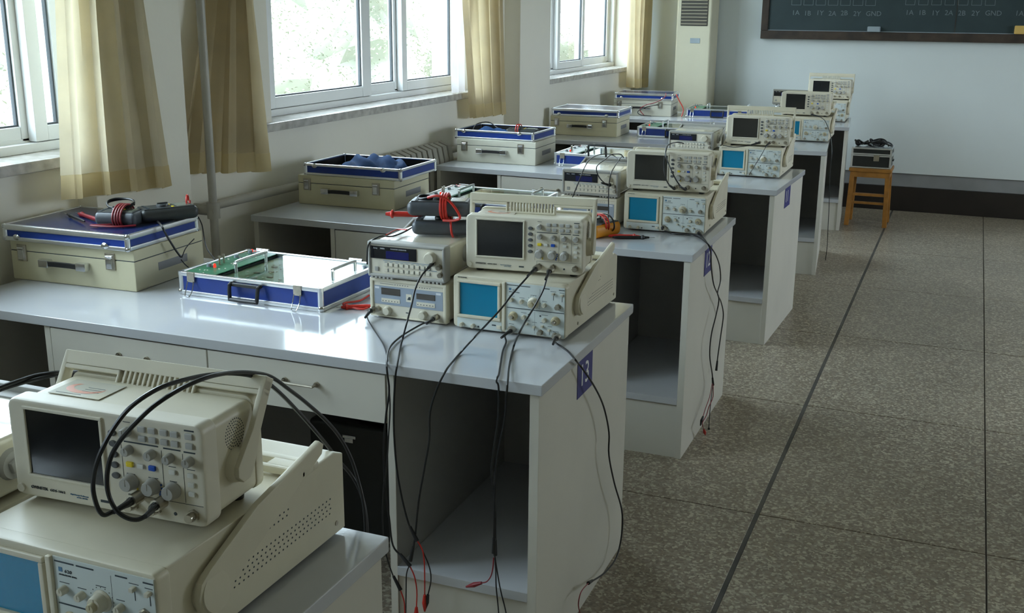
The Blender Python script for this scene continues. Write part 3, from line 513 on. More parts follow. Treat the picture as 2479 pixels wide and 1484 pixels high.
# ---- chalkboard
t = thing('chalkboard', 'long dark green chalkboard in a brown wooden frame on the front wall', 'chalkboard', (-.82, 7.045, 1.325))
BW, BH = 3.9, 1.25
G().box(.05, BW-.05, .015, .04, .05, BH-.05).build('board_surface', 'board_green', t)
fr = G().box(0, BW, 0, .052, 0, .065, .004).box(0, BW, 0, .052, BH-.06, BH, .004).box(0, .055, 0, .052, .065, BH-.06, .004).box(BW-.055, BW, 0, .052, .065, BH-.06, .004)
fr.build('board_frame', 'board_frame', t)
G().box(.05, BW-.05, .008, .014, .066, .070).build('chalk_dust_line', 'duster_grey', t)
G().box(1.455, 1.459, .013, .016, .07, 1.19).build('board_joint', 'board_frame', t)
g = G()
def chalk_word(x, z, s, size=.052): add_text(g, s, size, Matrix.Translation((x, .0142, z)) @ FRONT @ Matrix.Rotation(R.uniform(-.05, .05), 4, 'Z'), .0004)
X = .235
for k, s in enumerate(('1A', '1B', '1Y', '2A', '2B', '2Y', 'GND')):
    chalk_word(X, .185+R.uniform(-.004, .004), s)
    xx = X-.008; zz = .262
    for a, b, c, d in ((xx, xx+.075, zz, zz+.003), (xx, xx+.003, zz, zz+.09), (xx+.072, xx+.075, zz, zz+.09), (xx, xx+.075, zz+.087, zz+.09)):
        g.box(a, b, .0138, .0146, c, d)
    X += .094
X = 1.09
for k, s in enumerate(('1A', '1B', '1Y', '2A', '2B', '2Y', 'GND')):
    chalk_word(X, .195+R.uniform(-.004, .004), s)
    xx = X-.006; zz = .270
    for a, b, c, d in ((xx, xx+.07, zz, zz+.003), (xx, xx+.003, zz, zz+.09), (xx+.067, xx+.07, zz, zz+.09)): g.box(a, b, .0138, .0146, c, d)
    X += .094
chalk_word(1.86, .20, '1A'); chalk_word(1.96, .20, '1B')
g.build('chalk_writing', 'chalk', t)
tag(G().box(-.045, .05, -.03, .02, 0, .042, .006).build('board_eraser', 'duster_grey', None, (.05, 7.044, 1.3905)), 'small pale grey eraser on the lower rail of the chalkboard', 'eraser')
tag(G().box(-.06, .06, -.024, .02, 0, .062, .008).build('board_duster', 'duster_tan', None, (1.11, 7.022, 1.3955)), 'tan block duster on the chalkboard rail at the right', 'eraser')
bpy.data.objects['board_eraser'].location.z = 1.3905; bpy.data.objects['board_duster'].location = (1.11, 7.045, 1.391)
# ---- wooden stool with a black flight case on it
st = thing('wooden_stool', 'orange-brown wooden stool by the front wall under a black case', 'stool', (.04, 6.29, 0))
G().box(-.01, .29, -.01, .27, .405, .43, .004).build('seat', 'stool_wood', st)
G().box(.02, .26, .0, .018, .365, .405).box(.02, .26, .242, .26, .365, .405).box(.0, .018, .02, .24, .365, .405).box(.262, .28, .02, .24, .365, .405).build('apron', 'stool_wood', st)
for a, b, ax, ay in ((.0, .0, -.012, -.01), (.28, 0, .012, -.01), (0, .26, -.012, .01), (.28, .26, .012, .01)):
    x0 = a if a == 0 else a-.032; y0 = b if b == 0 else b-.032
    g = G(); mz = Matrix(((1, 0, -ax/.4, ax), (0, 1, -ay/.4, ay), (0, 0, 1, 0), (0, 0, 0, 1)))
    g.box(x0, x0+.032, y0, y0+.032, 0, .404, .002, mz); g.build('leg', 'stool_wood', st)
for z in (.235, .175): G().box(.02, .26, .0, .016, z-.009, z+.009, .002).build('rung', 'stool_wood', st)
G().box(.02, .26, .244, .26, .19, .21, .002).build('rung', 'stool_wood', st)
fc = thing('flight_case', 'black flight case with metal edges standing on the wooden stool', 'case', (.035, 6.30, .431))
G().box(.004, .281, .004, .236, .003, .147, .003).build('shell', 'flight_black', fc)
g = G()
for z in (.0, .088, .100, .139):
    g.box(0, .285, 0, .24, z, z+.011, .002) if z in (0, .139) else g.box(-.001, .286, -.001, .241, z, z+.009, .001)
for x in (0, .271):
    for y in (0, .226): g.box(x, x+.014, y, y+.014, .011, .139, .002)
g.build('edging', 'aluminium', fc)
G().box(.16, .20, -.008, 0, .055, .10, .003).cyl((.18, -.012, .07), (.18, -.004, .07), .009).build('latch', 'nickel', fc)
G().box(.286, .296, .09, .16, .05, .06, .003).build('handle', 'black_rubber', fc)
cb = thing('cable_bundle', 'tangle of black test leads heaped on the black flight case', 'cables', (.17, 6.42, .579))
g = G(); rr = random.Random(5)
for k in range(7):
    cx = rr.uniform(-.08, .08); cy = rr.uniform(-.05, .05); ra = rr.uniform(.03, .06); ph = rr.uniform(0, 6)
    g.tube([(cx+ra*1.2*math.cos(a+ph), cy+ra*math.sin(a+ph), .009+.006*k+.012*math.sin(a*2)) for a in [i*PI/5 for i in range(10)]], .006, 6, True, 2)
g.tube([(-.12, 0, .02), (-.09, -.03, .04), (-.04, -.04, .02), (.0, -.04, .045), (.05, -.03, .062), (.09, -.02, .05), (.115, -.01, .008)], .005, 6)
g.ball((-.10, -.02, .026), .024).build('leads', 'cable_black', cb)
# ================================================================ LAB DESKS
def make_desk(label):
    t = thing('lab_desk', label, 'desk', (0, 0, 0), 0, None)
    H = .75; L = -1.785; D = .753
    G().box(L, 0, 0, D, H-.0265, H, .0025).build('tabletop', 'desk_top', t)
    top = H-.0265
    G().box(-.031, -.008, .006, D-.012, 0, top, .0012).build('side_panel', 'desk_body', t)
    G().box(L+.008, L+.031, .006, D-.012, 0, top, .0012).build('side_panel', 'desk_body', t)
    for xa in (-.392, -1.425):
        q = G().box(xa, xa+.019, .010, D-.03, 0, top).build('partition', 'desk_body_shaded', t)
        G().box(xa, xa+.019, .007, .0101, 0, top, .0006).build('edge_band', 'desk_body', q)  # front edge keeps the body colour without the painted shade
    G().box(L+.031, -.031, D-.045, D-.028, .10, top).build('back_panel', 'desk_back_shaded', t)
    G().box(-.373, -.031, .006, D-.045, .202, .226, .001).build('shelf', 'desk_top', t)
    G().box(-.373, -.031, .014, .030, 0, .202).build('plinth_panel', 'desk_body', t)
    for x0, x1 in ((-1.402, -.900), (-.896, -.394)):
        d = G().box(x0, x1, .004, .022, .598, top-.004, .0015).build('drawer', 'desk_body', t)
        G().box(x0+.02, x1-.02, .022, .50, .61, .70).build('drawer_box', 'desk_body_shaded', d)
        cx = (x0+x1)/2+.02
        G().tube([(cx-.045, .003, .672), (cx-.045, -.018, .672), (cx+.045, -.018, .672), (cx+.045, .003, .672)], .0035, 8, False, 0).cyl((cx-.045, .004, .672), (cx-.045, -.002, .672), .007).cyl((cx+.045, .004, .672), (cx+.045, -.002, .672), .007).build('handle', 'nickel', d)
    return t
desk_pos = [(.0342, -1.5174+.0, .0, 'white lab desk in the bottom left corner under the largest scopes'),
            (0, 0, .0147, 'white lab desk with number 13 on its right end, nearest whole desk'),
            (-.0062, 1.4466, .006, 'white lab desk with number 12 on its right end, second behind the front row'),
            (.0252, 2.9602, -.0322, 'white lab desk with the blue number 11 sign, in the middle of the row'),
            (.058, 4.535, .095, 'white lab desk second from the front wall, a black cable hanging down its end'),
            (.03, 6.03, .085, 'white lab desk farthest from the camera, next to the wooden stool')]
D0 = make_desk(desk_pos[0][3]); desks = [D0]
GD = 'lab desks in one row along the windows'
D0.location = (desk_pos[0][0], desk_pos[0][1], 0); D0.rotation_euler = (0, 0, 0); D0['group'] = GD
for x, y, a, lb in desk_pos[1:]: desks.append(dup(D0, (x, y, 0), a, lb, GD))
def dpos(i, lx, ly, z=.7503):
    x, y, a, _ = desk_pos[i]; c, s = math.cos(a), math.sin(a)
    return (x+c*lx-s*ly, y+s*lx+c*ly, z)
for i, num, y0, y1 in ((1, '13', .276, .396), (2, '12', .232, .350), (3, '11', .262, .40)):
    p = G().box(-.0082, -.0066, y0, y1, .622, .728, .0005).build('number_plate', 'sign_blue', desks[i])
    p['label'] = 'blue sign with white number %s' % num
    g = G(); add_text(g, num, .072, Matrix.Translation((-.0064, y0+.016, .648)) @ Matrix.Rotation(PI/2, 4, 'Z') @ Matrix.Rotation(PI/2, 4, 'X') @ Matrix.Diagonal((1.08, 1.12, 1, 1)), .0004)
    g.build('digits', 'sign_white', p)

# ================================================================ INSTRUMENTS
def feet(t, W, D, h, m='black_rubber', y0=.03):
    f0 = None
    for x in (.03, W-.03):
        for y in (y0, D-.03):
            if f0 is None: f0 = G().cyl((0, 0, -h), (0, 0, .003), .010, .011, 12).build('foot', m, t, (x, y, 0))
            else: inst(f0, 'foot', t, (x, y, 0))
def bnc(g, x, z, y=0, s=1.0):
    g.cyl((x, y+.001, z), (x, y-.004*s, z), .0085*s, None, 6); g.cyl((x, y-.003, z), (x, y-.014*s, z), .006*s, None, 14)
    g.cyl((x-.0075*s, y-.009*s, z), (x+.0075*s, y-.009*s, z), .0013*s, None, 6)
def cup(g, x, z, y=0): g.cyl((x, y-.008, z), (x, y-.024, z), .0078, .0072, 14)

def make_digital(label):
    W, H, D = .31, .142, .14
    t = thing('digital_oscilloscope', label, 'oscilloscope')
    b = G(); b.ybev(.005, W-.005, .030, D-.016, .004, H-.006, .012, .003)
    b.build('case', 'beige_plastic', t)
    G().ybev(0, W, 0, .034, 0, H, .013, .0055).build('front_frame', 'beige_face', t)
    g = G(); g.ybev(.003, W-.003, D-.018, D, .002, H-.001, .014, .003); g.build('rear_rim', 'beige_plastic', t)
    f = G(); e = .0045
    x0, x1, z0, z1 = .0315, .1525, .0365, .1295
    f.box(x0-e, x1+e, -.0035, .002, z1, z1+e, .0012).box(x0-e, x1+e, -.0035, .002, z0-e, z0, .0012).box(x0-e, x0, -.0035, .002, z0, z1, .0012).box(x1, x1+e, -.0035, .002, z0, z1, .0012)
    f.build('screen_surround', 'beige_face', t)
    G().box(x0, x1, -.0008, .003, z0, z1).build('screen', 'screen_dark', t)
    # knobs, keys
    kn = None
    for x, z in ((.196, .120), (.197, .095), (.232, .094), (.260, .093), (.290, .093)):
        if kn is None: kn = knob_mesh(.0068, .012).build('knob', 'knob_grey', t, (x, 0, z))
        else: inst(kn, 'knob', t, (x, 0, z))
    kl = None
    for x, z in ((.196, .050), (.230, .049), (.261, .048)):
        if kl is None: kl = knob_mesh(.0105, .015, 1.12).build('large_knob', 'knob_grey', t, (x, 0, z))
        else: inst(kl, 'large_knob', t, (x, 0, z))
    sk = None
    for z in (.115, .100, .085, .070, .055):
        if sk is None: sk = G().lathe([(.0055, 0), (.0055, .002), (.0042, .0032)], 16, YAX @ Matrix.Diagonal((1.15, .8, 1, 1))).build('soft_key', 'button_dark', t, (.172, 0, z))
        else: inst(sk, 'soft_key', t, (.172, 0, z))
    bk = None
    for x in (.219, .235, .253, .269, .291):
        for z in (.1265, .1135):
            if bk is None: bk = G().box(-.0058, .0058, -.0032, .001, -.0042, .0042, .0016).build('button', 'button_grey', t, (x, 0, z))
            else: inst(bk, 'button', t, (x, 0, z))
    for x, z, m in ((.196, .0745, 'button_yellow'), (.231, .0742, 'button_blue')):
        G().box(-.0052, .0052, -.0035, .001, -.0036, .0036, .0014).build('channel_button', m, t, (x, 0, z))
    wb = None
    for x, z in ((.213, .0742), (.262, .0735), (.290, .0730), (.290, .060), (.290, .047)):
        if wb is None: wb = G().box(-.005, .005, -.0032, .001, -.0032, .0032, .0013).build('button', 'button_white', t, (x, 0, z), 'white key')
        else: inst(wb, 'button', t, (x, 0, z))
    g = G(); bnc(g, .196, .0175); b0 = g.build('connector', 'nickel', t)
    inst(b0, 'connector', t, (.036, 0, 0)); inst(b0, 'connector', t, (.094, 0, 0))
    G().cyl((.011, .001, .0125), (.011, -.0035, .0125), .0062, None, 16).build('power_button', 'beige_face', t)
    G().box(.1425, .1555, -.0006, .002, .0115, .0150).cyl((.261, -.0006, .0145), (.261, .001, .0145), .0024).build('socket', 'print_dark', t)
    p = G()
    for a, b_, z in ((.189, .242, .1055), (.250, .276, .1048), (.281, .298, .1042), (.284, .298, .1340)): p.box(a, b_, -.0006, 0, z-.0009, z+.0009)
    for a, b_, z in ((.190, .201, .1330), (.189, .202, .0605), (.223, .238, .0600), (.256, .267, .0600), (.284, .296, .0805), (.256, .267, .0805)): p.box(a, b_, -.0004, 0, z-.0004, z+.0004)
    for x in (.184, .2465, .2785): p.box(x-.0002, x+.0002, -.0004, 0, .033, .101)
    p.box(.189, .305, -.0004, 0, .0310, .0315); p.box(.189, .1895, -.0004, 0, .006, .031)
    add_text(p, 'GWINSTEK', .0062, front_at(.0265, .0135) @ Matrix.Diagonal((.92, 1, 1, 1)))
    add_text(p, 'GDS-1062', .0048, front_at(.0585, .0137) @ Matrix.Diagonal((1.25, 1, 1, 1)))
    p.build('printed_marks', 'print_dark', t)['kind'] = 'stuff'
    q = G(); add_text(q, 'Digital Storage Oscilloscope', .0026, front_at(.093, .0142)); add_text(q, '60 MHz  250 MS/s', .0024, front_at(.103, .0108)); q.build('fine_print', 'print_blue', t)
    G().cyl((.242, -.0007, .052), (.242, 0, .052), .0014).cyl((.243, -.0007, .047), (.243, 0, .047), .0014).cyl((.241, -.0007, .042), (.241, 0, .042), .0018).box(.238, .241, -.0006, 0, .036, .040).build('channel_mark', 'button_blue', t, None, 'blue dots')
    G().box(.203, .2055, -.0006, 0, .036, .042).build('channel_mark', 'button_yellow', t, None, 'yellow bar')
    # ventilation / speaker holes on the right side
    g = G()
    for rr_ in range(6):
        n = max(1, 6*rr_)
        for k in range(n):
            a = 2*PI*k/n; y = .078+.0042*rr_*math.cos(a); z = .103+.0042*rr_*math.sin(a)
            g.cyl((W-.0056, y, z), (W-.0048, y, z), .0011, None, 6)
    o = g.build('speaker_holes', 'print_dark', t); o['kind'] = 'stuff'
    for x, s in ((W-.006, 1), (.006, -1)):
        G().cyl((x, .075, .060), (x+s*.013, .075, .060), .0245, .0215, 28).build('handle_pivot', 'beige_plastic', t)
    # carrying handle: two arms and a wide cross plate with a slatted grip; origin at its hinge
    W2 = .0175; hy, hz = .075, .060
    g = G(); L = .120
    for xa in (-W2+.004, W+W2-.013):
        g.prism([(-.019, -.006), (-.012, -.018), (.004, -.021), (.017, -.012), (.020, .004), (.013, .05), (.012, L), (-.006, L), (-.007, .05)], xa, xa+.009, 'x', .002)
    a, b_ = -W2+.004, W+W2-.004; zt = L+.004; zb = L-.040; gx0, gx1 = .090, .212
    def bar(x0, x1, z0, z1): g.box(x0, x1, -.006, .010, z0, z1, .0018)
    bar(a, b_, zt-.020, zt); bar(a, gx0, zt-.027, zt-.020); bar(gx1, b_, zt-.027, zt-.020); bar(gx0-.005, gx0, zb-.004, zt-.02); bar(gx1, gx1+.005, zb-.004, zt-.02); bar(gx0-.002, gx1+.002, zb-.004, zb+.002)
    g.box(a, b_, .008, .013, zt-.012, zt, .001)
    h = g.build('handle', 'beige_plastic', t, (0, hy, hz))
    g = G().box(0, .0042, -.0055, .008, zb-.002, zt-.019, .0008); s0 = g.build('grip_slat', 'beige_plastic', h, (gx0+.006, 0, 0))
    for k in range(1, 14): inst(s0, 'grip_slat', h, (gx0+.006+k*.0083, 0, 0))
    feet(t, W, D, .008)
    return t
def sticker(t, x, y, z, m='sticker_paper'):
    s = G().box(x, x+.085, y, y+.058, z-.0003, z+.0004).build('sticker', m, t)
    g = G(); pts = []
    for k in range(24):
        a = PI*.75+k/23*PI*1.35; pts.append((x+.040+.031*math.cos(a), y+.030+.019*math.sin(a)))
    inn = []
    for k in range(24):
        a = PI*.75+k/23*PI*1.35; inn.append((x+.044+.026*math.cos(a)-.004*0, y+.034+.014*math.sin(a)))
    vs = [g.bm.verts.new((p[0], p[1], z+.0006)) for p in pts]; vi = [g.bm.verts.new((p[0], p[1], z+.0006)) for p in inn]
    for k in range(23): g.bm.faces.new((vs[k], vs[k+1], vi[k+1], vi[k]))
    g.build('sticker_emblem', 'sticker_orange', s)
    g = G()
    for k in range(3): g.box(x+.04, x+.068, y+.034-.007*k, y+.0352-.007*k, z+.0004, z+.0006)
    g.box(x+.008, x+.05, y+.006, y+.0072, z+.0004, z+.0006)
    g.build('sticker_print', 'print_dark', s)
def pose(t, ang):
    for c in t.children:
        if c.name.split('.')[0] == 'handle': c.rotation_euler = (-ang, 0, 0)

def make_analog(label):
    W, H, D = .31, .144, .44
    t = thing('analog_oscilloscope', label, 'oscilloscope'); z0 = .008
    b = G(); b.prism([(0, z0), (D-.004, z0), (D-.004, H-.010), (D-.03, H), (0, H)], .003, W-.003, 'x', .003, Matrix.Translation((0, .022, 0)) @ Matrix.Diagonal((1, .95, 1, 1)))
    b.build('case', 'beige_plastic', t)
    G().ybev(0, W, 0, .026, z0-.003, H, .010, .0045).build('front_frame', 'beige_plastic', t)
    G().box(.148, .306, -.0012, .002, .008, H-.006, .0005).build('control_panel', 'pale_panel', t)
    G().box(.012, .137, -.0010, .002, .006, .031, .0005).build('lower_panel', 'pale_panel', t)
    f = G(); x0, x1, a0, a1 = .0205, .1260, .0415, .1255; e = .008
    f.box(x0-e, x1+e, -.006, .002, a1, a1+e, .002).box(x0-e, x1+e, -.006, .002, a0-e, a0, .002).box(x0-e, x0, -.006, .002, a0, a1, .002).box(x1, x1+e, -.006, .002, a0, a1, .002)
    f.box(.139, .1475, -.006, .002, .012, H-.006, .002)
    f.build('screen_surround', 'beige_plastic', t)
    s = G().box(x0, x1, -.0012, .003, a0, a1).build('screen', 'screen_blue', t)
    km = None
    for x, z in ((.164, .0945), (.192, .0925), (.253, .0895), (.198, .0525), (.254, .0510), (.026, .0135), (.058, .0130)):
        if km is None: km = knob_mesh(.0058, .012).build('knob', 'knob_cream', t, (x, 0, z))
        else: inst(km, 'knob', t, (x, 0, z))
    big = knob_mesh(.0125, .017, 1.2).build('large_knob', 'knob_cream', t, (.223, 0, .0915))
    i2 = knob_mesh(.0068, .024).build('centre_knob', 'knob_tan', big)
    k3 = None
    for x, z in ((.169, .0520), (.283, .0515)):
        if k3 is None: k3 = knob_mesh(.0105, .014, 1.15).build('large_knob', 'knob_tan', t, (x, 0, z)); c3 = knob_mesh(.0055, .021).build('centre_knob', 'nickel', k3)
        else: q = inst(k3, 'large_knob', t, (x, 0, z)); inst(c3, 'centre_knob', q, (0, 0, 0))
    g = G(); bnc(g, .163, .0180); b0 = g.build('connector', 'nickel', t)
    inst(b0, 'connector', t, (.080, 0, -.001)); inst(b0, 'connector', t, (.120, 0, -.004)); inst(b0, 'connector', t, (.126, 0, .0705))
    sl = None
    for x, z in ((.2760, .121), (.299, .1195), (.207, .036), (.226, .030), (.248, .034), (.267, .026)):
        if sl is None: sl = G().box(-.0032, .0032, -.009, .001, -.0028, .0028, .001).build('slide_switch', 'knob_cream', t, (x, 0, z))
        else: inst(sl, 'slide_switch', t, (x, 0, z))
    G().box(.124, .135, -.006, .001, .013, .022, .0015).build('power_button', 'beige_face', t)
    p = G()
    for a, b_, z in ((.151, .182, .1320), (.186, .2135, .1320), (.2475, .2655, .1320), (.290, .305, .1320), (.151, .228, .0730), (.2285, .305, .0730)): p.box(a, b_, -.0018, -.001, z-.0009, z+.0009)
    for a, b_, z in ((.156, .172, .1035), (.185, .199, .1015), (.215, .231, .1115), (.246, .259, .0990), (.268, .283, .1265), (.292, .304, .1250), (.190, .205, .0635), (.245, .262, .0635), (.157, .171, .0305), (.277, .292, .0240), (.2, .214, .044), (.22, .233, .0415), (.242, .254, .043), (.262, .274, .035)): p.box(a, b_, -.0015, -.001, z-.00045, z+.00045)
    for x, z0_, z1_ in ((.276, .104, .117), (.299, .102, .116), (.226, .020, .027), (.267, .014, .023)): p.box(x-.0005, x+.0005, -.0016, -.001, z0_, z1_)
    p.box(.2398, .2402, -.0014, -.001, .077, .130); p.box(.2268, .2272, -.0014, -.001, .012, .069)
    for x in (.211, .242): p.cyl((x, -.0018, .060), (x, -.001, .060), .0024)
    p.cyl((.072, -.0018, .0120), (.072, -.001, .0120), .0024); p.box(.110, .121, -.0018, -.001, .0195, .0225)
    for k in range(13):
        a = math.radians(-40+k*22); p.box(.223+.0185*math.cos(a)-.0006, .223+.0185*math.cos(a)+.0006, -.0015, -.001, .0915+.0185*math.sin(a)-.0006, .0915+.0185*math.sin(a)+.0006)
    add_text(p, 'GWINSTEK', .0052, front_at(.0135, .1370, -.0004) @ Matrix.Diagonal((1, .7, 1, 1)))
    add_text(p, '620', .0072, front_at(.1660, .1180, -.0014) @ Matrix.Diagonal((1.1, .9, 1, 1)))
    add_text(p, 'OSCILLOSCOPE 20MHz', .0028, front_at(.1565, .1135, -.0014))
    p.build('printed_marks', 'print_dark', t)['kind'] = 'stuff'
    g = G(); bx = .1565
    g.box(bx, bx+.006, -.0016, -.001, .1185, .1245); g.build('printed_emblem', 'print_blue', t)
    # perforations and screws on the right side
    g = G(); xx = W-.0032
    for k in range(24):
        for j in range(4):
            y = .150+.0105*k+.003*(j % 2); z = .050+.0105*j*.75
            if k+j*1.0 < 2 and j > 2: continue
            g.box(xx, xx+.0006, y-.0013, y+.0013, z-.0011, z+.0011)
    for k in range(8):
        for j in range(2):
            y = .205+.0105*k+.004*j; z = .098+.008*j; g.box(xx, xx+.0006, y-.0013, y+.0013, z-.0011, z+.0011)
    o = g.build('vent_holes', 'print_dark', t); o['kind'] = 'stuff'
    G().cyl((xx, .10, .022), (xx+.0015, .10, .022), .004).cyl((xx, .41, .026), (xx+.0015, .41, .026), .004).cyl((.19, .34, H-.001), (.19, .34, H+.0015), .004).build('screw', 'nickel', t)
    # carrying handle folded back over the case
    g = G(); hy, hz = .093, .080
    for xa in (-.012, W+.001):
        g.prism([(-.033, .000), (-.028, -.020), (-.010, -.032), (.014, -.030), (.030, -.014), (.150, .040), (.262, .086), (.268, .100), (.258, .108), (.240, .104), (.10, .075), (-.006, .032), (-.026, .020)], xa, xa+.011, 'x', .003)
    zt = .092
    g.box(-.012, W+.012, .236, .252, .068, .080, .003); g.box(-.012, W+.012, .206, .216, .068, .080, .003)
    for x0_, x1_ in ((-.012, .055), (.255, W+.012)): g.box(x0_, x1_, .214, .238, .068, .080, .002)
    g.build('handle', 'beige_yellow' if False else 'beige_plastic', t, (0, hy, hz))
    for x, s in ((W-.003, 1), (.003, -1)): G().cyl((x, hy, hz-.004), (x+s*.0175, hy, hz-.002), .029, .027, 32).build('handle_pivot', 'beige_plastic', t)
    feet(t, W, D, .0, y0=.04)
    g = G()
    for x in (.035, W-.035):
        for y in (.04, D-.05): g.cyl((x, y, 0), (x, y, z0+.002), .011, .013, 12)
    for c in [c for c in t.children if c.name.startswith('foot')]: bpy.data.objects.remove(c)
    f0 = G().cyl((0, 0, 0), (0, 0, z0+.002), .011, .013, 12).build('foot', 'black_rubber', t, (.035, .04, 0))
    for x, y in ((W-.035, .04), (.035, D-.06), (W-.035, D-.06)): inst(f0, 'foot', t, (x, y, 0))
    return t

def make_funcgen(label):
    W, H, D = .225, .100, .30
    t = thing('function_generator', label, 'function generator')
    G().ybev(.006, W-.006, .02, D-.02, .009, H-.004, .008, .002).build('case', 'gloss_paint', t)
    for y0, y1 in ((0, .036), (D-.03, D)):
        g = G()
        if y0 == 0:   # ring-shaped rubber bumper around the front panel
            e = .010
            for bx in ((0, W, H-e, H), (0, W, .004, .004+e), (0, e, .006, H-.003), (W-e, W, .006, H-.003)):
                g.box(bx[0], bx[1], y0, y1, bx[2], bx[3], .0045, seg=3)
        else: g.ybev(0, W, y0, y1, .004, H, .014, .005)
        g.build('bumper', 'grey_bumper', t)
    g = G(); k0 = None
    for x in [.012+.0115*k for k in range(6)]+[W-.070+.0115*k for k in range(6)]:
        if k0 is None: k0 = G().box(-.0035, .0035, 0, .034, 0, .008, .0015).build('bumper_rib', 'grey_bumper', t, (x, .001, 0))
        else: inst(k0, 'bumper_rib', t, (x, .001, 0))
    G().box(.008, W-.008, .004, .03, .012, H-.008).build('front_panel', 'beige_face', t)
    d = G().box(.009, .142, .0012, .006, .0545, .0875, .0006).build('display', 'display_black', t)
    G().box(.055, .121, .0006, .0015, .0565, .0765).build('lcd', 'lcd_blue', d)
    g = G(); add_text(g, 'Array', .0052, front_at(.018, .0805, .0008)); add_text(g, '3400A', .0052, front_at(.0375, .0805, .0008)); add_text(g, 'WAVEFORM GENERATOR', .0040, front_at(.068, .0812, .0008)); g.build('display_lettering', 'print_white', d)
    knob_mesh(.0155, .018, 1.05, False, 28).build('dial', 'knob_cream', t, (.184, .004, .069))
    b0 = None
    for i in range(9):
        for z in (.0395-.0005*i*0, .0245):
            if b0 is None: b0 = G().box(-.0052, .0052, -.0035, .001, -.0043, .0043, .0012).build('button', 'button_grey' if False else 'beige_face', t, (.0535+.01525*i, .004, z))
            else: inst(b0, 'button', t, (.0535+.01525*i, .004, z))
    inst(b0, 'button', t, (.0535+.01525*9, .004, .0245)) if False else None
    G().box(-.006, .006, -.003, .001, -.006, .006, .0015).build('power_button', 'grey_bumper', t, (.026, .004, .026))
    g = G(); bnc(g, .208, .0455, .004); c0 = g.build('connector', 'nickel', t); inst(c0, 'connector', t, (.004, 0, -.0195))
    p = G(); p.box(.045, .190, .0030, .0042, .0492, .0500)
    for i in range(9): p.box(.0495+.01525*i, .0575+.01525*i, .0032, .0042, .0455, .0462); p.box(.0585+.01525*i, .0592+.01525*i, .0030, .0042, .0352, .0438); p.box(.0585+.01525*i, .0592+.01525*i, .0030, .0042, .0202, .0288)
    p.box(.150, .200, .003, .0042, .0335, .0342)
    p.build('printed_marks', 'print_blue', t)['kind'] = 'stuff'
    for x, s in ((W-.006, 1), (.006, -1)): G().cyl((x, .15, .055), (x+s*.008, .15, .055), .024, .021, 24).build('handle_pivot', 'grey_bumper', t)
    g = G()
    for xa in (-.009, W+.001): g.prism([(-.012, .006), (-.008, -.010), (.008, -.010), (.012, .0), (.150, .040), (.150, .054), (.02, .018)], xa, xa+.008, 'x', .002)
    g.box(-.009, W+.009, .140, .155, .038, .056, .004)
    g.build('handle', 'grey_bumper', t, (0, .15, .055))
    return t

def make_psu(label):
    W, H, D = .227, .110, .29
    t = thing('power_supply', label, 'power supply')
    G().box(.004, W-.004, .012, D, .006, H-.002, .003).build('case', 'beige_plastic', t)
    fz = G(); e = .010
    for b_ in ((0, W, H-e, H), (0, W, .003, .003+.006), (0, e, .006, H-.004), (W-e, W, .006, H-.004)): fz.box(b_[0], b_[1], 0, .024, b_[2], b_[3], .003)
    fz.build('front_frame', 'beige_plastic', t)
    G().box(.006, W-.006, .004, .02, .007, H-.006).build('front_panel', 'beige_face', t)
    G().box(.0125, .2155, .0028, .006, .0375, .0885, .0004).build('meter_panel', 'panel_blue_grey', t)
    for x0, x1, z0, z1 in ((.034, .0905, .065, .0835), (.1385, .193, .063, .0785)): G().box(x0, x1, .0018, .004, z0, z1, .0004).build('display', 'display_brown', t)
    for x0, x1, z0, z1 in ((.034, .0895, .0445, .0550), (.1385, .1925, .0440, .0555), (.108, .125, .052, .073)): 
        o = G().box(x0, x1, .0018, .004, z0, z1, .0004).build('label_plate', 'beige_face', t)
    kk = None
    for x in (.052, .158):
        if kk is None: kk = knob_mesh(.0115, .014, 1.1, False).build('knob', 'knob_cream', t, (x, .004, .0215))
        else: inst(kk, 'knob', t, (x, .004, .0215))
    g = G(); bnc(g, .024, .0235, .004); c0 = g.build('connector', 'nickel', t); inst(c0, 'connector', t, (.175, 0, -.002))
    p = G()
    for k in range(6): p.cyl((.039+.0088*k, .001, .0485), (.039+.0088*k, .002, .0485), .0013, None, 8); p.cyl((.143+.0088*k, .001, .0490), (.143+.0088*k, .002, .0490), .0013, None, 8)
    p.prism([(.112, .058), (.121, .058), (.121, .066), (.116, .066)], .001, .002, 'y'); p.box(.106, .113, .003, .0042, .020, .0225)
    for k in range(12): p.cyl((.075+.0075*k+(.02 if k > 5 else 0), .003, .0945), (.075+.0075*k+(.02 if k > 5 else 0), .0042, .0945), .0011, None, 8)
    p.box(.03, .07, .0032, .0042, .0940, .0946)
    p.build('printed_marks', 'print_dark', t)['kind'] = 'stuff'
    G().box(.015, .028, .0022, .0030, .080, .0855).build('badge', 'print_white', t); G().box(.196, .21, .0022, .0030, .080, .0855).build('badge', 'print_white', t)
    f0 = G().cyl((0, 0, 0), (0, 0, .009), .010, .012, 12).build('foot', 'black_rubber', t, (.03, .04, 0))
    for x, y in ((W-.03, .04), (.03, D-.04), (W-.03, D-.04)): inst(f0, 'foot', t, (x, y, 0))
    return t

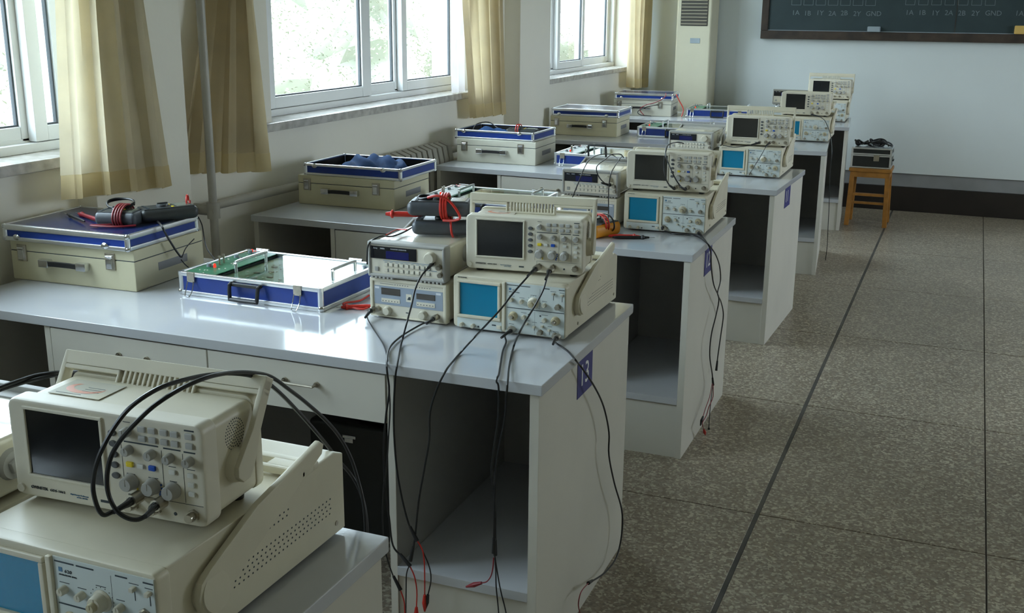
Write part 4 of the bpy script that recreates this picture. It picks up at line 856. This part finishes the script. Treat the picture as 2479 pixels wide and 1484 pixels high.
# ================================================================ CASES AND TRAINER KITS
def latch(t, x, z, name='latch'):
    a = G().box(x-.017, x+.017, -.0035, .002, z-.027, z+.023, .001).build(name, 'nickel', t)
    G().box(x-.010, x+.010, -.0095, -.003, z-.022, z+.008, .0015).cyl((x-.011, -.006, z+.013), (x+.011, -.006, z+.013), .0035).build('latch_lever', 'chrome', a)
def make_cream(label, pale=False):
    W, D, H = .45, .33, .122; m = 'cream_case_pale' if pale else 'cream_case'
    t = thing('storage_case', label, 'case')
    G().box(0, W, 0, D, 0, .0885, .0035).build('body', m, t)
    G().box(0, W, 0, D, .0898, H, .0035).build('lid', m, t)
    G().box(.002, W-.002, .002, D-.002, .086, .092).build('seam', 'print_dark', t)
    latch(t, .044, .086); latch(t, .366, .086)
    h = G().prism([(.145, .054), (.145, .068), (.175, .070), (.230, .070), (.262, .068), (.262, .054), (.230, .055), (.175, .055)], -.020, -.011, 'y', .002).build('handle', 'black_rubber', t)
    for x in (.118, .254): G().box(x, x+.036, -.022, .001, .050, .074, .003).build('handle_end', 'chrome', h)
    G().box(W-.001, W+.0006, .105, .245, .042, .066).build('side_label', 'dado_paint', t)
    return t
def alu_edges(g, W, D, z0, z1, e=.011, p=.0012):
    for z in (z0, z1-e):
        g.box(-p, W+p, -p, e*.8, z, z+e, .0025).box(-p, W+p, D-e*.8, D+p, z, z+e, .0025).box(-p, e*.8, e*.8, D-e*.8, z, z+e, .0025).box(W-e*.8, W+p, e*.8, D-e*.8, z, z+e, .0025)
    for x in (0, W):
        for y in (0, D):
            g.cyl((x+(.006 if x == 0 else -.006), y+(.006 if y == 0 else -.006), z0), (x+(.006 if x == 0 else -.006), y+(.006 if y == 0 else -.006), z1), .0085, None, 12)
def corner_balls(t, W, D, zs, r=.0085):
    b0 = None
    for x in (.004, W-.004):
        for y in (.004, D-.004):
            for z in zs:
                if b0 is None: b0 = G().ball((0, 0, 0), r, u=10, v=7).build('corner_cap', 'chrome', t, (x, y, z))
                else: inst(b0, 'corner_cap', t, (x, y, z))
def hook(t, x, z):
    G().lathe([(.013, 0), (.013, .002), (.009, .0045), (.004, .006)], 16, Matrix.Translation((x, -.001, z)) @ YAX @ Matrix.Diagonal((1, .7, 1, 1))).build('hook_plate', 'chrome', t)
def make_lid(label, open_tray):
    W, D, H = .452, .335, .048
    t = thing('kit_lid', label, 'case lid')
    g = G(); s = .006
    g.box(.003, W-.003, .003, .003+s, .004, H-.004).box(.003, W-.003, D-.003-s, D-.003, .004, H-.004).box(.003, .003+s, .009, D-.009, .004, H-.004).box(W-.003-s, W-.003, .009, D-.009, .004, H-.004)
    g.build('side_wall', 'blue_panel', t)
    if open_tray:
        G().box(.006, W-.006, .006, D-.006, .004, .009).build('base_panel', 'black_foam', t)
        g = G(); g.box(.0095, W-.0095, .0095, .011, .009, H-.006).box(.0095, W-.0095, D-.011, D-.0095, .009, H-.006).box(.0095, .011, .011, D-.011, .009, H-.006).box(W-.011, W-.0095, .011, D-.011, .009, H-.006)
        g.build('lining', 'black_foam', t)
    else:
        G().box(.006, W-.006, .006, D-.006, H-.007, H-.0015).build('top_panel', 'navy_top', t)
    g = G()
    if open_tray:
        alu_edges(g, W, D, 0, H, .0105)
    else: alu_edges(g, W, D, 0, H, .0125); g.box(-.0014, W+.0014, -.0016, .013, H-.0165, H+.0002, .003).box(W-.012, W+.0016, 0, D, H-.0155, H+.0002, .003)
    g.build('metal_edging', 'aluminium', t)
    zz = H-.008 if open_tray else .008
    hook(t, .052, zz+(.0 if open_tray else .004)); hook(t, .372, zz+(.0 if open_tray else .004))
    corner_balls(t, W, D, (.005, H-.006), .0082)
    return t
def cloth(label, x, y, z, w_, d_, h_, seed, rz=0, m='blue_cloth'):
    rr = random.Random(seed); g = G(); N = 34; rows = []
    f = [(rr.uniform(6, 16), rr.uniform(6, 14), rr.uniform(0, 6), rr.uniform(.4, 1)) for _ in range(5)]
    for j in range(N+1):
        row = []
        for i in range(N+1):
            u_, v = i/N, j/N
            env = (math.sin(PI*u_)**.5)*(math.sin(PI*v)**.5)
            hh = sum(a*abs(math.sin(p*u_+q*v*.7+s)) for p, q, s, a in f)/3.5
            row.append(g.bm.verts.new((w_*(u_-.5)+.01*math.sin(v*9+u_*3), d_*(v-.5)+.01*math.sin(u_*11), env*h_*(.45+.75*hh))))
        rows.append(row)
    for j in range(N):
        for i in range(N): g.bm.faces.new((rows[j][i], rows[j][i+1], rows[j+1][i+1], rows[j+1][i]))
    bmesh.ops.solidify(g.bm, geom=g.bm.faces[:], thickness=.002)
    o = g.build('folded_cloth', m, None, (x, y, z)); o.rotation_euler = (0, 0, rz)
    return tag(o, label, 'cloth')
def make_kit(label):
    W, D, H = .48, .33, .067
    t = thing('trainer_kit', label, 'circuit trainer')
    s = .006; g = G()
    g.box(.003, W-.003, .003, .003+s, .004, H-.006).box(.003, W-.003, D-.003-s, D-.003, .004, H-.006).box(.003, .003+s, .009, D-.009, .004, H-.006).box(W-.003-s, W-.003, .009, D-.009, .004, H-.006)
    g.build('side_wall', 'blue_panel', t)
    G().box(.006, W-.006, .006, D-.006, .003, .008).build('base_panel', 'black_foam', t)
    g = G(); alu_edges(g, W, D, 0, H, .0125); g.build('metal_edging', 'aluminium', t)
    corner_balls(t, W, D, (.008,), .0095)
    # circuit boards: raised strip on the left, main board under a clear acrylic sheet
    bs = G().box(.011, .115, .011, D-.011, H-.006, H-.0035).build('circuit_board', 'pcb_green', t)
    bm_ = G().box(.118, W-.011, .011, D-.011, H-.018, H-.0155).build('circuit_board', 'pcb_green', t)
    G().box(.112, .118, .011, D-.011, H-.020, H-.008, .001).build('board_edge', 'black_rubber', t)
    G().box(.150, W-.012, .013, D-.013, H-.0060, H-.0030).build('acrylic_cover', 'acrylic', t)
    rr = random.Random(2); p0 = c0 = None
    for k in range(60):
        x = rr.uniform(.13, .46); y = rr.uniform(.02, .31)
        if c0 is None: c0 = G().box(-.003, .003, -.0018, .0018, 0, .003, .0008).build('component', 'solder', bm_, (x, y, H-.0155))
        else: inst(c0, 'component', bm_, (x, y, H-.0155), (0, 0, rr.choice((0, PI/2))))
    for k in range(10):
        x = .135+.03*(k % 3)*1.0+rr.uniform(-.004, .004); y = .04+.028*k
        if p0 is None: p0 = G().box(-.009, .009, -.004, .004, 0, .003, .0008).build('chip', 'print_dark', bm_, (x+.05, y, H-.0155))
        else: inst(p0, 'chip', bm_, (x+.05, y, H-.0155))
    for y in (.095, .225, .295):
        kb = G().cyl((.035, y, H-.0035), (.035, y, H+.006), .0075, .0065, 14).build('control_knob', 'duster_grey', t)
        G().cyl((.047, y+.001, H-.0035), (.047, y+.001, H-.0015), .008, None, 14).build('knob_base', 'print_dark', kb)
    G().cyl((.056, .094, H-.0035), (.056, .094, H+.004), .0045, .0038, 12).ball((.056, .094, H+.0045), .004).build('indicator_lamp', 'red_led', t)
    G().cyl((.030, .312, H-.0035), (.030, .312, H+.005), .0035, .003, 12).build('indicator_lamp', 'red_led', t)
    for x, y in ((.050, .125), (.046, .150)):
        c = G().cyl((x, y, H-.0035), (x, y, H+.020), .0032, .0028, 10).cyl((x, y, H+.0195), (x, y, H+.024), .0045, .004, 10).build('binding_post', 'nickel', t)
    pr = None
    for k in range(26):
        x = rr.uniform(.02, .105); y = rr.uniform(.02, .30)
        if pr is None: pr = G().box(-.0025, .0025, -.0015, .0015, 0, .0022, .0006).build('component', 'solder', bs, (x, y, H-.0035))
        else: inst(pr, 'component', bs, (x, y, H-.0035))
    # lifting handles
    for x0, y0, y1 in ((.150, .070, .215), (.452, .105, .225)):
        G().tube([(x0, y0, H-.004), (x0, y0, H+.020), (x0, y0+.008, H+.027), (x0, y1-.008, H+.027), (x0, y1, H+.020), (x0, y1, H-.004)], .0048, 10, False, 3).build('lifting_handle', 'aluminium', t)
    for x in (.045, .405):
        l = G().box(x-.013, x+.013, -.004, .001, H-.028, H+.001, .0012).build('latch', 'nickel', t)
        G().tube([(x-.010, -.004, H-.024), (x-.011, -.010, .022), (x-.008, -.022, .003), (x+.008, -.022, .003), (x+.011, -.010, .022), (x+.010, -.004, H-.024)], .0014, 6, False, 2).box(x-.007, x+.007, -.026, -.020, .001, .0035, .001).build('latch_loop', 'chrome', l)
    h = G().tube([(.190, -.002, H-.016), (.190, -.016, H-.017), (.192, -.021, .014), (.200, -.022, .010), (.275, -.022, .010), (.283, -.021, .014), (.285, -.016, H-.017), (.285, -.002, H-.016)], .0055, 8, False, 2)
    h.box(.187, .288, -.013, -.004, H-.022, H-.012, .003); h.build('carry_handle', 'black_rubber', t)
    for x in (.055, .39): G().box(x-.022, x+.022, D, D+.004, H-.012, H+.002, .001).cyl((x-.022, D+.003, H+.002), (x+.022, D+.003, H+.002), .004).build('hinge', 'chrome', t)
    return t
# ================================================================ PLACING
ZD = .7503; ZA = ZD+.144+.0004; ZDIG = ZA+.008; ZP = ZD+.1102
NEAR = 'on the nearest desk at the bottom left'
where = ['on the nearest desk, cut off by the picture corner', 'on desk 13', 'on desk 12', 'on desk 11', 'on the second desk from the front wall', 'on the farthest desk']
# analog oscilloscopes
an = [(-.345, -1.212, 0), (-.373, .328, .002), (-.352, 1.775, .02), (-.329, 3.322, .0), (-.300, 4.99, .03), (-.345, 6.36, .03)]
alb = ['analog oscilloscope with blue screen at the bottom left corner, under the largest scope', 'analog oscilloscope with blue screen standing on desk 13, two cables at its lower edge', 'analog oscilloscope with blue screen on desk 12, beside the orange meter', 'analog oscilloscope with blue screen standing on desk 11', 'analog oscilloscope on the second desk from the front wall, its screen half hidden', 'analog oscilloscope on the farthest desk, only its right end showing']
A0 = make_analog(alb[0]); GA = 'analog oscilloscopes, one on each desk'; A0['group'] = GA
A0.location = (an[0][0], an[0][1], ZD); A0.rotation_euler = (0, 0, an[0][2])
for i in range(1, 6): dup(A0, (an[i][0], an[i][1], ZD), an[i][2], alb[i], GA)
# digital oscilloscopes
dg = [(-.352, -1.117, .05, .55), (-.357, .372, .125, .10), (-.354, 1.80, .075, .95), (-.306, 3.375, .06, .06), (-.322, 5.14, .0, 1.45), (-.347, 6.60, .0, .03)]
dlb = ['digital oscilloscope nearest the camera, thick black cables looping over it', 'digital oscilloscope with raised handle on top of the scope on desk 13', 'digital oscilloscope on desk 12 with two black cables looped over its front', 'digital oscilloscope with raised handle on desk 11, white side of screen frame showing', 'digital oscilloscope on the second desk from the front wall, no handle showing', 'digital oscilloscope on the farthest desk, its raised handle against the front wall']
S0 = make_digital(dlb[0]); GDG = 'digital oscilloscopes, each standing on an analog one'; S0['group'] = GDG
S0.location = (dg[0][0], dg[0][1], ZDIG); S0.rotation_euler = (0, 0, dg[0][2])
dig = [S0]
for i in range(1, 6): dig.append(dup(S0, (dg[i][0], dg[i][1], ZDIG), dg[i][2], dlb[i], GDG))
for i in range(6): pose(dig[i], dg[i][3])
sticker(dig[0], .030, .045, .1372)
s_ = dig[1]; sticker(s_, .028, .045, .1372, 'sticker_faded')
# power supplies and function generators
ps = [(-.635, -1.20, 0), (-.623, .335, .0), (-.612, 1.79, 0), (-.583, 3.30, 0)]
plb = ['twin-display power supply at the left edge on the nearest desk', 'twin-display power supply standing on desk 13 under the function generator', 'twin-display power supply on desk 12 behind the orange meter', 'twin-display power supply on desk 11, mostly hidden']
P0 = make_psu(plb[0]); GP = 'power supplies under the function generators'; P0['group'] = GP
P0.location = (ps[0][0], ps[0][1], ZD)
for i in range(1, 4): dup(P0, (ps[i][0], ps[i][1], ZD), ps[i][2], plb[i], GP)
fgp = [(-.635, -1.215, ZP, 0), (-.622, .325, ZP, .03), (-.610, 1.80, ZP, 0), (-.585, 3.31, ZP, 0)]
flb = ['function generator at the left picture edge beside the largest oscilloscope', 'function generator with black display on desk 13, two dark meters on top', 'function generator with black display on desk 12, cables draped over it', 'function generator with yellowed top on desk 11', 'function generator tilted up behind the scope on the second desk from the front wall']
F0 = make_funcgen(flb[0]); GF = 'function generators'; F0['group'] = GF
F0.location = fgp[0][:3]
for i in range(1, 4): dup(F0, fgp[i][:3], fgp[i][3], flb[i], GF)
f4 = dup(F0, (-.415, 5.345, ZA+.052), 0, flb[4], GF); f4.rotation_euler = (math.radians(-9.5), 0, 0)
G().tube([(.03, .02, .006), (.03, .0, -.052), (.195, .0, -.052), (.195, .02, .006)], .003, 8, False, 0).build('tilt_stand', 'chrome', f4)
# storage cases
cr = [(-1.826, .262, .045), (-1.763, 1.739, .027), (-1.722, 3.212, .03), (-1.725, 4.655, .04), (-1.759, 6.15, .09)]
clb = ['cream storage case with black handle on desk 13, lid of dark blue kit on top', 'cream storage case on desk 12 under the open tray with blue cloth', 'pale cream storage case on desk 11 under the open tray with meter', 'yellowish cream storage case behind the pilaster on the second desk from the front wall', 'pale storage case on the farthest desk under the closed blue lid']
CA = make_cream(clb[0]); CP = make_cream(clb[2], True); GC = 'cream storage cases at the window end of the desks'
CA['group'] = GC; CP['group'] = GC
CA.location = (cr[0][0]+.012, cr[0][1], ZD); CA.rotation_euler = (0, 0, cr[0][2]); CP.location = (cr[2][0], cr[2][1], ZD); CP.rotation_euler = (0, 0, cr[2][2])
dup(CA, (cr[1][0], cr[1][1], ZD), cr[1][2], clb[1], GC); dup(CA, (cr[3][0], cr[3][1], ZD), cr[3][2], clb[3], GC)
dup(CP, (cr[4][0], cr[4][1], ZD), cr[4][2], clb[4], GC)
# lids
ld = [(-1.820, .246, .045, 0), (-1.738, 1.750, .02, 1), (-1.740, 3.228, .004, 1), (-1.72, 4.662, .038, 0), (-1.748, 6.14, .10, 0)]
llb = ['closed dark blue lid with metal edges on the cream case of desk 13', 'blue lid turned over as a tray holding a crumpled blue cloth', 'blue lid turned over as a tray with cloth and a meter, on the middle desk', 'blue-sided lid with pale shiny top on the yellowish case near the pilaster', 'closed bright blue lid on the pale case of the farthest desk']
LC = make_lid(llb[0], False); LO = make_lid(llb[1], True); GL = 'blue kit lids on the storage cases'; ZL = ZD+.1222
for o, k in ((LC, 0), (LO, 1)): o['group'] = GL; o.location = (ld[k][0], ld[k][1], ZL); o.rotation_euler = (0, 0, ld[k][2])
dup(LO, (ld[2][0], ld[2][1], ZL), ld[2][2], llb[2], GL)
for k in (3, 4): dup(LC, (ld[k][0], ld[k][1], ZL), ld[k][2], llb[k], GL)
cloth('crumpled blue cloth lying in the open tray on desk 12', -1.495, 1.915, ZL+.010, .30, .21, .066, 3, .02)
cloth('pale blue cloth at the near edge of the open tray on the middle desk', -1.56, 3.31, ZL+.010, .22, .08, .048, 8, .0)
# trainer kits
kt = [(-1.243, .321, -.010), (-1.206, 1.752, .02), (-1.192, 3.292, .0), (-1.168, 4.774, .03), (-1.20, 6.22, .085)]
klb = ['open blue circuit trainer kit with green board on desk 13, clear cover reflecting the window', 'open blue circuit trainer kit on desk 12 behind the meters', 'open blue circuit trainer kit on desk 11 with its black handle standing up', 'open blue circuit trainer kit on the second desk from the front wall', 'open blue circuit trainer kit on the farthest desk']
K0 = make_kit(klb[0]); GK = 'open blue trainer kits'; K0['group'] = GK; K0.location = (kt[0][0], kt[0][1], ZD); K0.rotation_euler = (0, 0, kt[0][2])
kits = [K0]
for i in range(1, 5): kits.append(dup(K0, (kt[i][0], kt[i][1], ZD), kt[i][2], klb[i], GK, skip=('carry_handle',) if i == 2 else ()))
h = G().tube([(.190, .002, .060), (.190, -.004, .080), (.191, -.008, .112), (.200, -.009, .118), (.275, -.009, .118), (.284, -.008, .112), (.285, -.004, .080), (.285, .002, .060)], .0055, 8, False, 2)
h.build('carry_handle', 'black_rubber', kits[2])
for i in (1, 2):
    G().box(.013, .110, .013, .31, .0640, .0652).build('panel_sheet', 'pcb_pale', kits[i], None, 'pale grey panel sheet')
# ---- multimeters
def make_dmm(label, yellow=False, m='dmm_slate', face=True):
    """meter lying on its back; long axis along +x, near end at x=0"""
    t = thing('multimeter', label, 'multimeter')
    g = G(); L, Wd, Hh = .178, .088, .040
    g.box(0, L, -Wd/2, Wd/2, 0, Hh, .017, seg=4); g.build('holster', 'orange_rubber' if yellow else m, t)
    f = G().box(.012, L-.012, -Wd/2+.010, Wd/2-.010, Hh-.006, Hh+.0015, .002).build('face', 'dmm_black', t)
    G().box(L-.062, L-.02, -.028, .028, Hh, Hh+.0025, .001).build('screen', 'dmm_screen', f)
    knob_mesh(.017, .008, 1.1, True, 20)
    g = G(); g.lathe([(.019, 0), (.018, .006), (.015, .008)], 20, Matrix.Translation((.078, 0, Hh+.001))).box(.062, .094, -.003, .003, Hh+.006, Hh+.013, .001); g.build('dial', 'dmm_black', f)
    G().box(.098, .106, -.028, -.016, Hh, Hh+.003, .001).box(.098, .106, .012, .024, Hh, Hh+.003, .001).build('button', 'button_yellow', f)
    g = G()
    for y in (-.024, -.008, .008, .024): g.cyl((.026, y, Hh), (.026, y, Hh+.003), .005, None, 12)
    g.build('jack', 'print_dark', f)
    return t
ZL2 = ZL+.0485
m1 = make_dmm('black multimeter lying face up on the closed dark blue lid', m='dmm_black'); m1.location = (-1.475, .435, ZL2); m1.rotation_euler = (0, 0, 1.02)
m2 = make_dmm('dark grey multimeter wrapped in dark red leads on the closed dark blue lid'); m2.location = (-1.565, .375, ZL2); m2.rotation_euler = (0, 0, .28)
m2.scale = (.72, .9, 1)
ZF = ZP+.1002
m3 = make_dmm('dark grey multimeter lying on the function generator of desk 13, lower of two'); m3.location = (-.560, .470, ZF); m3.rotation_euler = (0, 0, .34)
m4 = make_dmm('dark grey multimeter on top of another, red lead looped around it'); m4.location = (-.568, .462, ZF+.053); m4.rotation_euler = (0, 0, .30)
m5 = make_dmm('orange multimeter with red and black leads on desk 12', True); m5.location = (-.425, 1.560, ZD); m5.rotation_euler = (0, 0, 1.2); m5.scale = (.86, .95, 1.25)
m6 = make_dmm('dark multimeter lying in the open tray on the middle desk', m='dmm_black'); m6.location = (-1.50, 3.37, ZL+.010); m6.rotation_euler = (0, 0, .2)
# leads wound round the meters
def coil(label, c, ra, rb, n, th, m, axis='x', rz=0, tilt=0, name='test_lead', spread=.004, extra=None, seed=1):
    rr = random.Random(seed); g = G(); pts = []
    for i in range(n*14+1):
        a = 2*PI*i/14; s = (i/(n*14)-.5)*spread*n
        k = 1+.06*math.sin(i*.9+seed)
        p = Vector((s, ra*k*math.cos(a), rb*k*math.sin(a))) if axis == 'x' else Vector((ra*k*math.cos(a), rb*k*math.sin(a), s+.002*math.sin(i)))
        p = Matrix.Rotation(rz, 3, 'Z') @ Matrix.Rotation(tilt, 3, 'X') @ p
        pts.append(p)
    g.tube(pts, th, 7, False, 2)
    if extra:
        for e in extra: g.tube([Vector(q)-Vector(c) for q in e], th, 7, False, 4)
    o = g.build(name, m, None, c)
    return tag(o, label, 'test lead')
coil('dark red test lead wound around the grey meter on the dark blue lid', (-1.492, .398, ZL2+.024), .050, .036, 4, .0032, 'dark_red_wire', rz=.28, spread=.008,
     extra=[[(-1.50, .36, ZL2+.004), (-1.55, .32, ZL2+.004), (-1.47, .335, ZL2+.004), (-1.43, .375, ZL2+.004)]])
coil('black test lead curled over the grey meter on the dark blue lid', (-1.530, .430, ZL2+.054), .045, .030, 2, .003, 'cable_black', 'z', .2, .35, spread=.003, seed=4)
coil('red test lead looped around the upper meter on the function generator', (-.470, .490, ZF+.076), .052, .036, 3, .0036, 'red_wire', rz=.30, spread=.007, seed=2,
     extra=[[(-.50, .44, ZF+.105), (-.47, .44, ZF+.112), (-.44, .45, ZF+.098), (-.41, .45, ZF+.06), (-.425, .45, ZF+.048), (-.46, .45, ZF+.045)]])
coil('small red lead loop at the far end of the black meter on the blue lid', (-1.405, .585, ZL2+.045), .022, .020, 1, .003, 'red_wire', 'x', .5, 0, seed=3)
coil('thin red test lead around the lower meter on the function generator', (-.455, .502, ZF+.024), .052, .031, 1, .003, 'red_wire', rz=.34, spread=.02, seed=6)
coil('black test lead tied across the top of the upper meter', (-.520, .478, ZF+.096), .024, .018, 3, .0028, 'cable_black', 'z', .3, .1, spread=.003, seed=9)
coil('red test lead curled over the orange meter', (-.392, 1.628, ZD+.048), .040, .030, 2, .0034, 'red_wire', rz=.95, spread=.012, seed=12)
coil('black test lead curled over the orange meter', (-.375, 1.655, ZD+.046), .043, .032, 1, .003, 'cable_black', rz=.85, spread=.02, seed=13)
coil('red test lead arched over the dark meter in the open tray', (-1.43, 3.385, ZL+.040), .050, .034, 2, .003, 'red_wire', rz=.1, spread=.012, seed=15)
def probe(label, p, q, m, name='test_probe', r=.0062):
    p = Vector(p); q = Vector(q); d = (q-p); L = d.length; t = thing(name, label, 'test probe', p)
    t.rotation_euler = d.to_track_quat('Z', 'Y').to_euler()
    G().lathe([(r*.55, 0), (r*.8, L*.06), (r, L*.16), (r, L*.66), (r*1.5, L*.69), (r*1.5, L*.72), (r*.9, L*.75), (r*.55, L*.86)], 12).build('grip', m, t)
    G().lathe([(.0011, L*.85), (.0011, L*.98), (.0002, L)], 8).build('tip', 'chrome', t)
probe('red test probe pointing left from under the upper meter on the function generator', (-.545, .50, ZF+.046), (-.655, .455, ZF+.047), 'red_wire', r=.0078)
probe('dark red test probe lying on the dark blue lid, pointing to the window', (-1.580, .385, ZL2+.007), (-1.742, .462, ZL2+.004), 'dark_red_wire')
probe('thin metal-tipped black probe lying beside the dark red one', (-1.60, .350, ZL2+.007), (-1.765, .440, ZL2+.004), 'cable_black', r=.004)
probe('red test probe lying on desk 12 in front of the orange meter', (-.355, 1.60, ZD+.008), (-.235, 1.66, ZD+.005), 'red_wire')
probe('black test probe lying on desk 12 beside the red one', (-.335, 1.585, ZD+.007), (-.195, 1.655, ZD+.005), 'cable_black')
probe('red test probe on desk 13 between the trainer kit and the power supply', (-.655, .405, ZD+.008), (-.745, .36, ZD+.005), 'red_wire')
# ---- cables with bayonet plugs and clips
def cable(key, label, r=.0024, m='cable_black', plug=True, end=None, name='probe_cable', boot=True):
    pts = [Vector(p) for p in CAB[key]]; o0 = pts[0]
    t = thing(name, label, 'cable', o0)
    G().tube([p-o0 for p in pts], r, 8, False, 5).build('lead', m, t)
    if plug:
        a, b = pts[0]-o0, pts[1]-o0; d = (b-a).normalized()
        G().cyl(a+Vector((0, .012, 0)), a-Vector((0, .004, 0)), .0085, .0082, 16).build('plug', 'nickel', t)
        if boot: G().tube([a-Vector((0, .002, 0)), a+Vector((0, -.010, -.001)), (b if (b-a).length < .05 else a+d*.03), a+d*.045+(pts[2]-pts[1]).normalized()*.006], .0062*(1.15 if r > .003 else 1), 10, False, 3, taper=lambda u_: 1-.5*u_).build('strain_relief', 'black_rubber', t)
    return t
def lead(t, key, m, clip=None, r=.0016):
    o0 = Vector(t.location); pts = [Vector(p)-o0 for p in CAB[key]]
    l = G().tube(pts, r, 6, False, 4).build('clip_lead', m, t, None, 'red lead' if 'red' in m else None) if 'red' in m else G().tube(pts, r, 6, False, 4).build('clip_lead', m, t)
    if clip:
        a = pts[-1]; d = (pts[-1]-pts[-2]).normalized()
        G().cyl(a, a+d*.022, .0035, .0065, 10).cyl(a+d*.022, a+d*.045, .0065, .0022, 10).build('crocodile_clip', clip, l)
def sleeve(t, p, q, r=.005):
    o0 = Vector(t.location); G().cyl(Vector(p)-o0, Vector(q)-o0, r*.7, r, 12).build('splitter_sleeve', 'black_rubber', t)
def endsleeve(t, key, n=.035):
    p = [Vector(v) for v in CAB[key]]; d = (p[-1]-p[-2]).normalized(); sleeve(t, p[-1]-d*n, p[-1]+d*.004)
c = cable('fg1', 'black cable from the function generator hanging down the front of desk 13'); endsleeve(c, 'fg1'); lead(c, 'leadA', 'cable_black', 'black_rubber'); lead(c, 'leadAr', 'red_wire', 'red_wire')
c = cable('ps1r', 'black cable from the right terminal of the power supply on desk 13'); endsleeve(c, 'ps1r'); lead(c, 'leadBr', 'red_wire', 'red_wire')
c = cable('ps1l', 'thin black cable from the left terminal of the power supply on desk 13', .0017); endsleeve(c, 'ps1l'); lead(c, 'leadC', 'red_wire', 'red_wire')
c = cable('dig1a', 'black probe cable from the left input of the digital scope on desk 13'); endsleeve(c, 'dig1a'); lead(c, 'leadB', 'cable_black', 'black_rubber')
c = cable('dig1b', 'black probe cable from the right input of the digital scope on desk 13'); endsleeve(c, 'dig1b'); lead(c, 'leadD', 'cable_black', 'black_rubber')
c = cable('ana1a', 'black probe cable from the left input of the analog scope on desk 13'); endsleeve(c, 'ana1a'); lead(c, 'leadE', 'cable_black', 'black_rubber'); lead(c, 'leadEr', 'dark_red_wire', 'dark_red_wire')
c = cable('ana1b', 'black probe cable running across the number 13 and down the end of the desk'); endsleeve(c, 'ana1b'); lead(c, 'leadF', 'dark_red_wire', 'black_rubber')
cable('d0a', 'thick black cable looping from the right input over the nearest scope', .0030)
cable('d0b', 'thick black cable looping from the left input over the nearest scope', .0030)
cable('d0left1', 'black cable rising over the left picture edge behind the nearest scope', .0032, plug=False)
cable('d0left2', 'second black cable at the left picture edge, lower of the two', .0032, plug=False)
cable('d2_1', 'black cable looping up from the left input of the scope on desk 12', .0022)
cable('d2_2', 'black cable looping up from the right input of the scope on desk 12', .0022)
cable('d2_fg', 'black cable curling from the output of the function generator on desk 12', .0022)
cable('d2_l', 'black cable draped over the left part of the function generator on desk 12', .0020, plug=False)
cable('d2_r', 'black cable hanging down in front of the power supply on desk 12', .0020, plug=False)
c = cable('d2_s1', 'black cable along the base of the analog scope and over the end of desk 12', .0024); lead(c, 'd2_l1', 'cable_black', 'black_rubber'); endsleeve(c, 'd2_s1')
c = cable('d2_s2', 'black cable from the right input of the analog scope over the end of desk 12', .0024); lead(c, 'd2_l2', 'dark_red_wire', 'black_rubber'); lead(c, 'd2_l3', 'dark_red_wire', 'red_wire'); endsleeve(c, 'd2_s2')
cable('d3a', 'black cable running left from the digital scope on desk 11', .002)
cable('d3b', 'thin dark cable hanging diagonally over the analog scope on desk 11', .0016)
cable('d4a', 'long black cable hanging down the end of the desk second from the front wall', .0022)
c = cable('lid1w', 'black lead hanging from the dark blue lid down the side of the cream case', .0032, 'cable_black', False, name='test_lead'); lead(c, 'lid1w2', 'cable_black'); lead(c, 'lid1w3', 'cable_black')
cable('lid1w4', 'thin black wire hanging from the cream case towards the trainer kit', .0018, 'cable_black', False, name='test_lead')
cable('kitred', 'orange-red lead curled on desk 13 beside the trainer kit', .003, 'red_wire', False, name='test_lead')
cable('fg1topwire', 'black wire running over the top of the function generator on desk 13', .0022, 'cable_black', False, name='test_lead')
cable('fg1redwire', 'thin red wire on the top of the function generator on desk 13', .0018, 'red_wire', False, name='test_lead')
# wires at the farthest lid and kit
def wire(label, pts, r, m, name='test_lead'):
    o0 = Vector(pts[0]); t = G().tube([Vector(p)-o0 for p in pts], r, 7, False, 4).build(name, m, None, o0); return tag(t, label, 'test lead')
wire('red lead hanging from the farthest blue lid along the front of its case', [(-1.36, 6.20, .925), (-1.355, 6.155, .90), (-1.42, 6.14, .86), (-1.50, 6.13, .835), (-1.54, 6.13, .80), (-1.50, 6.11, .76)], .0035, 'dark_red_wire')
wire('black lead curled in front of the farthest pale case', [(-1.40, 6.15, .84), (-1.48, 6.13, .825), (-1.55, 6.12, .79), (-1.53, 6.10, .765), (-1.44, 6.10, .757)], .003, 'cable_black')
wire('red lead from the farthest blue lid down to the trainer kit', [(-1.29, 6.25, .915), (-1.262, 6.22, .88), (-1.225, 6.20, .83), (-1.215, 6.19, .80), (-1.222, 6.17, .757)], .004, 'red_wire')
wire('black wire draped over the far lid edge of the tray on the middle desk', [(-1.70, 3.36, ZL+.02), (-1.69, 3.40, ZL+.06), (-1.64, 3.45, ZL+.068), (-1.58, 3.44, ZL+.04), (-1.54, 3.41, ZL+.03)], .003, 'cable_black')
# ---- black instrument case standing under desk 13 and power strip parts
bc = thing('black_case', 'black case with bright latches standing in the shadow under desk 13', 'case', (-.93, .48, 0))
G().box(0, .50, 0, .12, .004, .36, .012, seg=3).build('shell', 'flight_black', bc)
for x, z in ((.34, .318), (.34, .13), (.12, .318)): G().box(x, x+.045, -.006, .001, z, z+.010, .002).box(x+.008, x+.037, -.008, -.004, z-.012, z+.002, .001).build('latch', 'chrome', bc)
G().box(.15, .30, .035, .085, .358, .385, .008).build('handle', 'black_rubber', bc)
# small white adapters on desk 12 behind scope 13
wa = thing('white_plug_adapter', 'small white plug standing on desk 12 behind the raised handle', 'plug', (-.475, 1.57, ZD))
G().prism([(0, 0), (.040, 0), (.048, .035), (-.006, .035)], 0, .035, 'y', .003).build('shell', 'white_plastic', wa)
